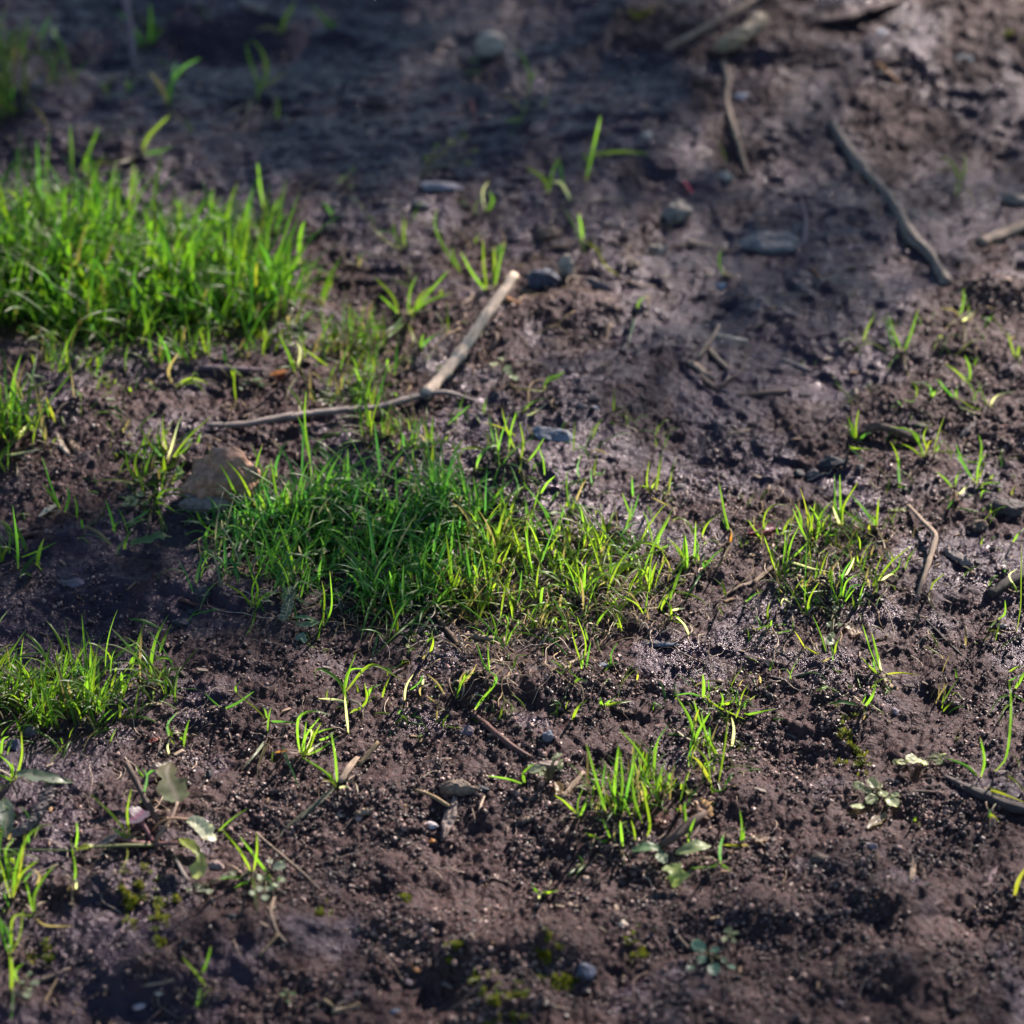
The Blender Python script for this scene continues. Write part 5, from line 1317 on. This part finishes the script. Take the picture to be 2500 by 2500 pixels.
('F', 'V-shaped sprout joined by a long bent blade', '1556,358 1500,300 1448,238; 1560,358 1555,300 1572,272; 1705,418 1640,390 1560,340; 1732,395 1700,320 1672,243; 1738,392 1780,335 1885,305 w; 1565,385 1610,408 1662,432 w'),
('F', 'thin three-bladed sprout above the V-shaped sprout', '1622,255 1560,200 1488,152; 1632,252 1630,180 1603,108; 1628,252 1610,230 1595,215'),
('F', 'tallest upright tuft of the right-hand sprouts', '905,1065 885,950 880,765; 918,1055 912,900 910,768; 925,1055 930,950 1012,808; 915,1050 890,1000 870,945 w; 925,1045 960,1080 1005,1120; 900,1020 880,930 890,860'),
('F', 'dense bright tuft left of the tallest right-hand one', '740,1135 760,1000 772,925; 745,1135 720,950 688,838 y; 735,1145 700,1080 648,955; 782,1105 800,1000 862,918; 800,1115 790,1020 740,940; 810,1112 870,1105 922,1107; 820,1105 850,1080 870,1065; 760,1120 750,1040 730,960; 790,1100 830,1020 850,1000; 700,1100 690,1000 660,930'),
('F', 'arching hooped blade over the mauve petal', '480,1085 500,980 560,935 635,948; 482,1135 440,1080 398,1018; 482,1085 500,1040 532,1008; 475,1120 450,1090 480,1060'),
('F', 'thick-stemmed tall tuft in front of the arching hoop', '595,1325 610,1180 658,975; 590,1325 605,1150 605,1055; 602,1305 640,1150 682,1058; 570,1345 565,1290 572,1225; 565,1335 520,1200 488,1105; 620,1240 690,1270 760,1292 865,1312 w; 630,1232 700,1180 755,1118; 570,1110 560,1060 590,1015'),
('F', 'two-bladed sprout with a dry curl, right of the tallest tuft', '1110,1065 1050,970 978,888; 1112,1075 1118,980 1127,898; 1080,1095 1072,1050 1085,1010 y; 1120,1072 1150,1130 1182,1142 t; 1115,1065 1100,1020 1070,990'),
('F', 'long slanting blades pointing at the bent grey twig', '1110,1375 1180,1270 1315,1158; 1130,1355 1230,1290 1240,1225; 1122,1362 1190,1325 1235,1335 w; 1120,1360 1200,1240 1180,1200; 1160,1190 1190,1240 1240,1230 b'),
('F', 'lone slanting blade above the spreading low tuft', '1015,1285 1040,1210 1090,1135; 1015,1275 1008,1230 1003,1188'),
('F', 'spreading low tuft among rootlets, right', '910,1465 930,1320 992,1225; 905,1465 870,1400 848,1315; 920,1455 950,1360 1032,1318; 930,1455 980,1390 1058,1385; 930,1475 970,1430 995,1400; 900,1455 920,1380 905,1295; 860,1420 865,1340 860,1290 ; 935,1340 980,1260 990,1225 w; 850,1400 790,1370 740,1340 t'),
('F', 'star sprout below the thick-stemmed tall tuft', '720,1565 650,1430 588,1345; 727,1565 715,1470 720,1368; 735,1545 742,1460 688,1378; 722,1555 745,1450 795,1365'),
('F', 'small sprout with a left-lying blade, lower middle right', '515,1595 508,1530 522,1478; 520,1598 480,1615 448,1635; 515,1592 510,1620 498,1642; 580,1500 600,1460 660,1500 w'),
('F', 'loose sprouts with bent yellow stalks around the round leaves', '655,1645 648,1600 652,1555; 642,1635 600,1640 565,1652; 722,1735 680,1670 658,1638 y; 800,1765 740,1740 718,1720 y; 838,1755 800,1650 758,1548; 880,1765 890,1710 918,1663; 810,1812 850,1790 885,1765 t'),
('F', 'tall thin sprout with an orange foot standing alone', '300,1085 270,980 240,815; 297,1075 270,1040 248,992; 300,1155 308,1110 305,1075 o; 300,1160 270,1220 235,1290 t'),
('F', 'upright tuft at the left of the right-hand sprouts', '60,1315 30,1230 -5,1165; 65,1305 62,1200 52,1105; 100,1245 108,1140 110,1025; 130,1245 120,1190 140,1150; 100,1255 122,1190 118,1125; 150,1295 200,1230 262,1180; 160,1292 152,1260 158,1215; 150,1292 110,1370 52,1458; 50,1260 40,1180 50,1120'),
('F', 'short slanting blades at the left below the upright tuft', '30,1585 10,1560 -10,1545; 78,1668 45,1600 -5,1555 w; 240,1500 248,1525 262,1552; 380,1480 430,1440 485,1415'),
('F', 'bent thin blade with a long tan root right of the bent twig', '1412,1425 1430,1370 1492,1318; 1410,1415 1405,1460 1430,1510 1485,1575 t'),
('F', 'tall broad blade standing at the right edge', '1890,1650 1912,1500 1915,1350 1918,1140; 1895,1405 1850,1330 1895,1293 w; 1902,1430 1870,1375 1848,1358; 1870,1140 1900,1100 1940,1060; 1780,1585 1825,1540 1827,1465; 1780,1582 1750,1610 1728,1638 ; 1728,1632 1770,1635 1812,1655 y'),
('I', 'tangle of thin blades standing left of the crumbly right', '235,595 265,430 292,235; 195,605 170,470 98,385; 200,595 130,480 88,445 y; 190,605 220,640 275,630; 110,395 80,250 5,115; 100,375 130,300 192,198; 150,120 80,98 -5,108; 150,110 250,180 385,242; 245,190 260,130 245,90 ; 310,405 322,300 308,225 w; 150,130 155,60 150,-10; 225,445 190,400 145,375; 150,290 120,210 100,130; 90,300 110,230 130,180 y; 240,440 170,330 140,200'),
('I', 'thin level blade at the right of the thin tangle', '365,215 450,205 558,183; 240,150 300,150 330,110'),
('I', 'bright V-shaped sprout with a flat left blade', '1045,165 1090,110 1112,35; 1022,158 920,145 832,160; 1030,155 1050,120 1052,95; 1040,165 1050,210 1040,245 t'),
('F', 'vivid sprout with a long level yellow blade, lower right', '1140,1875 1080,1740 1035,1598; 1140,1875 1115,1760 1085,1640; 1135,1885 1080,1840 1028,1778; 1142,1868 1130,1810 1128,1760 w; 1145,1878 1240,1870 1355,1882 y; 1110,1870 1095,1800 1115,1770'),
('F', 'low blade tips cut by the lower right edge of the sprouts', '1845,1862 1890,1840 1940,1830; 1840,1922 1890,1895 1940,1865'),
('I', 'tall arched blade standing at the right edge, lower', '1740,550 1820,480 1850,350 1860,150 1850,25; 1690,568 1712,470 1688,338; 1680,562 1610,500 1498,455; 1835,540 1900,600 1945,665 y; 1740,625 1800,650 1945,705 y; 1862,90 1900,120 1945,150; 1860,92 1790,130 1745,205; 1855,145 1820,190 1788,272; 1880,70 1920,10 1945,-40'),
('I', 'tiny curled sprout above the two wood stubs', '1740,785 1745,760 1735,735; 1735,790 1760,775 1800,820 y; 1330,805 1325,790 1335,780; 1345,810 1360,830 t'),
('I', 'three-armed sprout lying by the beige dry leaf flake', '355,935 365,840 355,745; 372,925 375,870 388,828; 360,942 300,940 250,938 y; 360,940 395,940 410,960 t'),
('I', 'small upside-down Y sprout below the three-armed sprout', '250,1045 245,960 268,875 b; 250,1048 280,1065 315,1088; 245,1045 180,1060 80,1068'),
('I', 'short upright blades right beside the dark brown stem', '62,905 55,800 50,698; 68,935 80,860 108,788; 30,745 10,740 -10,730'),
('I', 'out-of-focus yellowish blade at the right edge, bottom', '1878,1225 1900,1140 1945,1060 y *1.8'),
('H', 'upright sunlit tuft with the tallest blades, lower right of centre', '1505,765 1440,560 1388,375; 1542,725 1550,560 1570,388; 1572,745 1590,600 1578,415; 1592,765 1620,620 1652,475; 1705,825 1660,700 1640,555; 1755,565 1680,420 1572,292; 1762,565 1770,440 1792,335; 1765,635 1700,540 1680,440; 1720,905 1742,820 1700,600; 1592,955 1585,880 1578,800; 1662,925 1655,860 1638,800; 1500,745 1470,640 1378,540; 1560,745 1530,640 1500,540; 1640,790 1600,700 1560,640; 1700,760 1720,650 1690,580; 1540,760 1510,690 1490,620 y; 1660,780 1680,690 1665,500 t; 1580,960 1600,1000 1595,1060 t; 1550,920 1545,880 1550,820 t'),
('H', 'low blades left of the upright sunlit tuft', '1345,795 1342,700 1375,618; 1342,768 1270,700 1212,662; 1350,780 1380,720 1400,650'),
('H', 'small curl of green stem below the low blades', '1440,885 1410,885 1378,868; 1530,905 1500,850 1480,790; 1520,905 1470,915 1430,880'),
('H', 'single pale blade reaching left from the seedling', '1045,592 950,572 840,555; 1050,595 1042,540 1095,488'),
('H', 'single blade at the right of the rooty clod', '1310,245 1340,180 1398,130'),
('H', 'flat double blade right of the rooty clod', '1485,172 1560,150 1645,138; 1480,168 1468,140 1470,115; 1490,162 1520,140 1555,118; 1320,40 1350,20 1400,30'),
('H', 'tiny star sprout alone in the blurred crumbs', '1130,1205 1100,1180 1088,1145; 1140,1198 1190,1200 1242,1188; 1128,1245 1130,1220 1145,1198 w'),
('H', 'curved green blade in the rooty clod above the red-brown twig', '765,195 820,120 885,50; 668,130 700,30 770,-20 ; 700,60 690,20 720,-30 t; 870,60 890,10 860,-20'),
('H', 'hanging pale blades right of the curved pair at the mud rim', '378,155 390,60 430,-10 w; 400,85 460,40 482,-5; 607,105 560,40 505,-10 t; 480,60 485,20 490,-10 w; 470,110 470,70 530,40 t'),
('W', 'arched pair of long blades above the star-shaped cluster', '655,1335 650,1290 672,1232; 653,1330 640,1285 600,1262 591,1288; 650,1305 700,1255 757,1282; 655,1350 690,1325 688,1288; 657,1385 654,1350 650,1310 w; 650,1300 660,1265 695,1262; 660,1330 630,1320 600,1318 w; 690,1320 700,1300 720,1290'),
('G', 'dense star-shaped cluster of blades in the sunlit lower left', '1670,450 1652,340 1660,230 1740,195 1835,217; 1680,445 1700,330 1775,230; 1700,445 1740,340 1782,260; 1730,320 1800,300 1862,290; 1690,435 1740,400 1785,368 w; 1670,450 1690,330 1700,250; 1680,450 1720,380 1740,300; 1600,405 1560,420 1525,425 o; 1700,440 1790,400 1880,330; 1690,440 1730,340 1720,280 w; 1760,350 1820,340 1870,300'),
('G', 'tall sprout with drooping silver blades beside the star cluster', '1482,325 1490,240 1503,178; 1480,245 1430,190 1308,92 y; 1490,245 1560,255 1655,262; 1482,235 1470,190 1448,165; 1478,345 1420,430 1342,522 w; 1482,355 1440,480 1425,575 t; 1562,370 1600,480 1668,638 b; 1500,350 1470,420 1440,500 t; 1515,420 1510,460 1512,490'),
('G', 'bright sprout at the head of the fallen stem', '1872,608 1860,450 1838,318; 1870,605 1810,540 1675,450; 1862,605 1840,560 1820,520; 1872,612 1910,615 1945,625 w; 1875,610 1840,590 1790,570 y'),
('G', 'dark low arch of two blades above the shaded mud', '1232,185 1180,140 1132,93 d; 1235,188 1320,150 1410,85 d; 1312,92 1308,60 1335,28'),
('G', 'slender curved sprout above the lobed leaf', '940,345 930,270 988,198 b; 945,348 955,310 978,272; 938,435 930,390 945,340 w'),
('G', 'pale drooping blade beside the lobed leaf', '800,560 845,528 912,535; 778,705 800,640 815,560 790,510 b; 800,560 770,530 758,490'),
('G', 'tall green V sprout growing over the weed rosette', '722,905 640,790 498,652; 722,895 705,760 728,628 *1.2; 720,905 660,870 620,845; 702,930 705,1010 648,1112 y'),
('G', 'thin double sprout left of the weed rosette', '410,1025 400,960 393,888; 417,965 430,880 425,810; 412,1135 418,1080 410,1000; 420,1185 425,1150 420,1120 w; 410,1180 390,1160 375,1190 t'),
('G', 'single curved blade right of the white leaf', '1198,862 1280,800 1374,735'),
('G', 'splayed sprout with broad blades over round leaves', '1402,1095 1330,970 1228,848 *1.3; 1405,1085 1425,980 1425,872; 1512,1125 1420,1010 1328,888 *1.2; 1400,1095 1415,1200 1427,1315; 1390,1140 1350,1150 1300,1178; 1532,1135 1550,1125 1570,1115; 1350,1120 1290,1120 1220,1125 ; 1440,1100 1480,1120 1510,1160 b'),
('G', 'low two-bladed sprout alone in the lower left mud', '1150,1728 1080,1640 1008,1558 *1.3; 1115,1655 1150,1580 1172,1498; 1152,1725 1170,1745 1190,1755 t'),
('G', 'dark tuft at the left edge above the serrated leaf', '62,568 70,520 68,480; 80,588 120,450 118,308; 72,575 60,500 -10,435; 70,585 35,565 -10,550; 5,440 15,360 50,335'),
('G', 'tall left edge tuft with a yellow-brown blade', '62,1240 90,1060 150,900 228,828 *1.3; 60,1245 20,1100 -10,1000; 72,1238 110,1080 142,875 y; 62,1240 120,1100 215,1022; 50,1110 30,980 82,898; 55,1180 40,1060 20,950; 60,1300 30,1230 10,1160'),
('G', 'curved pair of blades right of the tall left edge tuft', '190,1338 170,1250 143,1140; 192,1338 190,1220 250,1110 315,1042; 190,1335 150,1330 120,1328; 190,1340 260,1385 410,1390 t; 200,1160 220,1110 180,1070 t'),
('G', 'long-stemmed tuft in the bottom left corner', '52,1560 20,1450 -10,1320; 60,1558 50,1440 -5,1340; 57,1560 110,1440 128,1290; 62,1750 65,1640 55,1550 *1.4; 100,1705 85,1640 130,1595; 75,1725 68,1850 62,1915 *1.5; 50,1500 20,1480 0,1400; 60,1520 70,1350 140,1320'),
('G', 'thin short blades at the bottom under blurred clods', '1115,1720 1100,1790 1090,1850; 1160,1740 1125,1780 1105,1830'),
]
for crop, lab, text in TUFTS:
    grass_tuft(crop, lab, text, WID[crop])

# ------------------------------------------------------------------ grass too dense to count
grass_patch('dense bright green grass, large blurred clump at the left', [(-260, 400), (0, 410), (150, 400), (260, 430), (420, 430), (505, 450), (555, 540), (520, 600), (420, 620), (300, 640), (150, 640), (0, 620), (-260, 640)], 2800, 0.040, 0.0017, lush=.8, lime=.08, gain=.95, cool=(.90, 1.0, .7), straw=.04, spread=.006, tilt=.40, bend=(.1, 1.1))
grass_patch('thin ragged edge of the large blurred clump', [(40, 600), (300, 640), (560, 560), (610, 640), (470, 680), (270, 710), (80, 700)], 320, 0.021, 0.0013, straw=.22)
grass_patch('shaded dark green grass clump in the middle', [(395, 990), (450, 930), (520, 910), (620, 920), (760, 920), (870, 930), (930, 960), (905, 1030), (870, 1110), (760, 1150), (620, 1140), (520, 1120), (435, 1070)], 1400, 0.029, 0.0013, lush=.9, lime=.04, gain=1.3, cool=(.82, 1, 1.6), straw=.09, spread=.004, tilt=.5, bend=(.2, 1.6))  # cool puts the blue of the shade into the blade colour
grass_patch('sunlit yellow-green grass right of the shaded clump', [(850, 1060), (960, 1000), (1080, 1010), (1200, 1020), (1265, 1070), (1240, 1140), (1140, 1190), (1000, 1200), (900, 1190), (840, 1130)], 620, 0.026, 0.0011, lush=.15, lime=.6, gain=1.4, straw=.25, tilt=.6, bend=(.2, 1.8))  # gain and lime put the brightness of sunlight into the blade colour
grass_patch('sunlit grass clump at the left edge, lower', [(-240, 1260), (0, 1255), (100, 1265), (230, 1270), (320, 1280), (330, 1310), (250, 1350), (130, 1380), (30, 1370), (-240, 1370)], 950, 0.028, 0.0012, lush=.2, straw=.10, tilt=.38, bend=(.2, 1.2))
grass_patch('straggling grass between the thick stick and the big clump', [(600, 640), (720, 630), (740, 700), (700, 750), (790, 800), (850, 850), (830, 900), (720, 890), (690, 830), (640, 740), (590, 690)], 420, 0.023, 0.0011, straw=.2, tilt=.55)
grass_patch('grass at the left edge above the crumbly bank', [(-200, 760), (0, 760), (70, 790), (60, 850), (-10, 880), (-200, 880)], 170, 0.032, 0.0017, straw=.1)
grass_patch('grass cut by the left edge beside the shaded mud', [(-160, 1010), (0, 1000), (40, 1030), (20, 1060), (-160, 1070)], 90, 0.02, 0.0015, straw=.2)
grass_patch('low grass blades hugging the big brown rock', [(240, 840), (330, 830), (330, 900), (290, 960), (260, 940)], 90, 0.016, 0.0014, straw=.2, tilt=.7)
grass_patch('dim blurred grass in the top left corner', [(-250, 90), (0, 90), (110, 100), (120, 170), (60, 220), (-250, 230)], 200, 0.030, 0.0018, straw=.35, tilt=.5)
grass_patch('short grass around the right-hand sprouts', [(1430, 1000), (1560, 960), (1640, 990), (1700, 1060), (1650, 1140), (1560, 1160), (1470, 1110)], 280, 0.016, 0.0009, straw=.3, tilt=.6)
grass_patch('grass blades hiding the foot of the upright sunlit tuft', [(1110, 1480), (1260, 1470), (1280, 1530), (1200, 1560), (1130, 1540)], 140, 0.018, 0.0010, straw=.2)
grass_patch('scattered blades in the left edge weeds, bottom', [(-150, 1450), (30, 1480), (60, 1640), (40, 1760), (-150, 1800)], 130, 0.023, 0.0015, straw=.15, tilt=.6)

fibres('tangled dry roots under the shaded and sunlit grass', [(390, 1000), (860, 1110), (1240, 1050), (1280, 1200), (950, 1300), (760, 1200), (520, 1180)], 400, .015, .00024, ('straw', 'tan', 'straw', 'pale'), lift=.005)
fibres('rootlets and straw bits around the right-hand sprouts', [(1230, 950), (1500, 900), (1800, 1000), (1800, 1250), (1300, 1300)], 260, .013, .0002, ('straw', 'tan', 'brown', 'pale'))
fibres('rootlets and straw bits in the sunlit lower mud', [(200, 1350), (800, 1250), (1400, 1300), (1500, 1700), (200, 1750)], 170, .011, .00018, ('tan', 'brown', 'tan', 'pale'))
fibres('dry fibres over the upper middle mud', [(380, 560), (1250, 380), (1300, 620), (900, 850), (380, 850)], 240, .018, .00033, ('tan', 'brown', 'straw'))
fibres('dry fibres scattered on the far right mud', [(1300, 50), (1932, 50), (1932, 900), (1600, 900)], 120, .016, .0003, ('tan', 'brown', 'mauve'))
fibres('fine white rootlets hanging under the left grass', [(180, 1340), (380, 1330), (380, 1480), (200, 1700), (100, 1650)], 70, .014, .00014, ('pale', 'grey'))
fibres('dark fibres in the blurred bottom mud', [(0, 1700), (1932, 1600), (1932, 1932), (0, 1932)], 60, .016, .00028, ('tan', 'brown', 'brown'))

# bits of grit, a few hundred small stones nobody would count
def gravel(label, n, x0, x1, y0, y1, r0):
    bm = bmesh.new(); bmesh.ops.create_icosphere(bm, subdivisions=1, radius=1)
    iv = np.array([v.co[:] for v in bm.verts]); it = np.array([[v.index for v in f.verts] for f in bm.faces]); bm.free()
    P = hits(rng.uniform(x0, x1, n), rng.uniform(y0, y1, n))
    r = r0 * np.exp(rng.normal(0, .4, n))
    P[:, 2] = ground_top(P[:, 0], P[:, 1]) + r * .1
    v = iv[None] * (1 + rng.normal(0, .2, (n, len(iv), 1))) * np.stack([rng.uniform(.8, 1.5, n), rng.uniform(.7, 1.2, n), rng.uniform(.4, .8, n)], 1)[:, None]
    a = rng.uniform(0, 6.28, n); c, s = np.cos(a)[:, None], np.sin(a)[:, None]
    v = np.stack([v[..., 0] * c - v[..., 1] * s, v[..., 0] * s + v[..., 1] * c, v[..., 2]], -1) * r[:, None, None] + P[:, None]
    pal = np.array([STONE_TINTS[k] for k in ('blue', 'brown', 'brown', 'mauve', 'brown', 'dark', 'dark', 'clay')])
    t = np.repeat(pal[rng.integers(len(pal), size=n)] * rng.uniform(.6, 1.2, (n, 1)), len(iv), 0)
    link('gravel', mesh_np('gravel', v, None, it[None] + (np.arange(n) * len(iv))[:, None, None], tint=t, smooth=False), STONE, kind='stuff', label=label, category='gravel')
gravel('fine grit and tiny stone chips pressed into the mud', 600, -300, 2800, -200, 2700, 0.0008)

for lab, poly, n, h in (
    ('stray thin blades between the big clump and the thick pale stick', [(560, 380), (960, 400), (940, 640), (560, 640)], 90, .017),
    ('stray thin blades behind the sunlit grass, by the pointed stone', [(880, 760), (1250, 780), (1260, 960), (900, 940)], 110, .017),
    ('stray thin blades on the crumbly ground at the far right', [(1560, 600), (1932, 600), (1932, 960), (1600, 950)], 100, .015),
    ('stray thin blades around the tangle left of the crumbly right', [(1260, 1290), (1430, 1300), (1410, 1470), (1290, 1480)], 130, .016),
    ('stray thin blades over the crumbly bank at the left', [(0, 700), (300, 700), (330, 1010), (0, 1010)], 90, .018),
    ('stray thin blades below the sunlit grass', [(560, 1240), (1200, 1180), (1180, 1330), (600, 1420)], 110, .012),
    ('stray thin blades over the lower right mud', [(1250, 950), (1932, 950), (1932, 1450), (1400, 1250)], 120, .012),
    ('stray blades in the dark upper left', [(150, 40), (560, 60), (520, 260), (160, 240)], 50, .018)):
    grass_patch(lab, poly, n, h, 0.0009, clump=3, spread=.0025, straw=.28, tilt=.7, bend=(.3, 1.9), lime=.4, gain=1.2)

# small splinters and leaf crumbs trodden into the mud
def litter(n):
    P = hits(rng.uniform(-300, 2800, n), rng.uniform(-200, 2700, n))
    L = np.clip(0.0014 * np.exp(rng.normal(0, .45, n)), 0, .0027); wv = L * rng.uniform(.15, .5, n); hv = np.minimum(L * .18, .0006)
    P[:, 2] = ground_top(P[:, 0], P[:, 1]) + hv * 1.2
    box = np.array([[-1, -.8, -1], [1, -.5, -1], [.8, 1, -1], [-.9, .7, -1], [-.9, -.7, 1], [.9, -.4, .6], [.7, .8, 1], [-1, .6, .7]])
    v = box[None] * (1 + rng.normal(0, .15, (n, 8, 1))) * np.stack([L, wv, hv], 1)[:, None]
    a = rng.uniform(0, 6.28, n); t = rng.normal(0, .25, n)
    v = np.stack([v[..., 0], v[..., 1] , v[..., 2] + v[..., 0] * np.tan(t)[:, None] * .6], -1)
    c, s_ = np.cos(a)[:, None], np.sin(a)[:, None]
    v = np.stack([v[..., 0] * c - v[..., 1] * s_, v[..., 0] * s_ + v[..., 1] * c, v[..., 2]], -1) + P[:, None]
    q = np.array([[0, 3, 2, 1], [4, 5, 6, 7], [0, 1, 5, 4], [1, 2, 6, 5], [2, 3, 7, 6], [3, 0, 4, 7]])
    pal = np.array([(.16, .11, .075), (.09, .055, .04), (.24, .17, .12), (.05, .03, .025), (.12, .085, .07), (.20, .12, .06)])
    col = np.repeat(pal[rng.integers(len(pal), size=n)] * rng.uniform(.6, 1.3, (n, 1)), 8, 0)
    link('wood_litter', mesh_np('wood_litter', v, q[None] + (np.arange(n) * 8)[:, None, None], tint=col, smooth=False), FIBRE, kind='stuff', label='tiny splinters and leaf crumbs trodden into the mud', category='litter')
litter(1500)
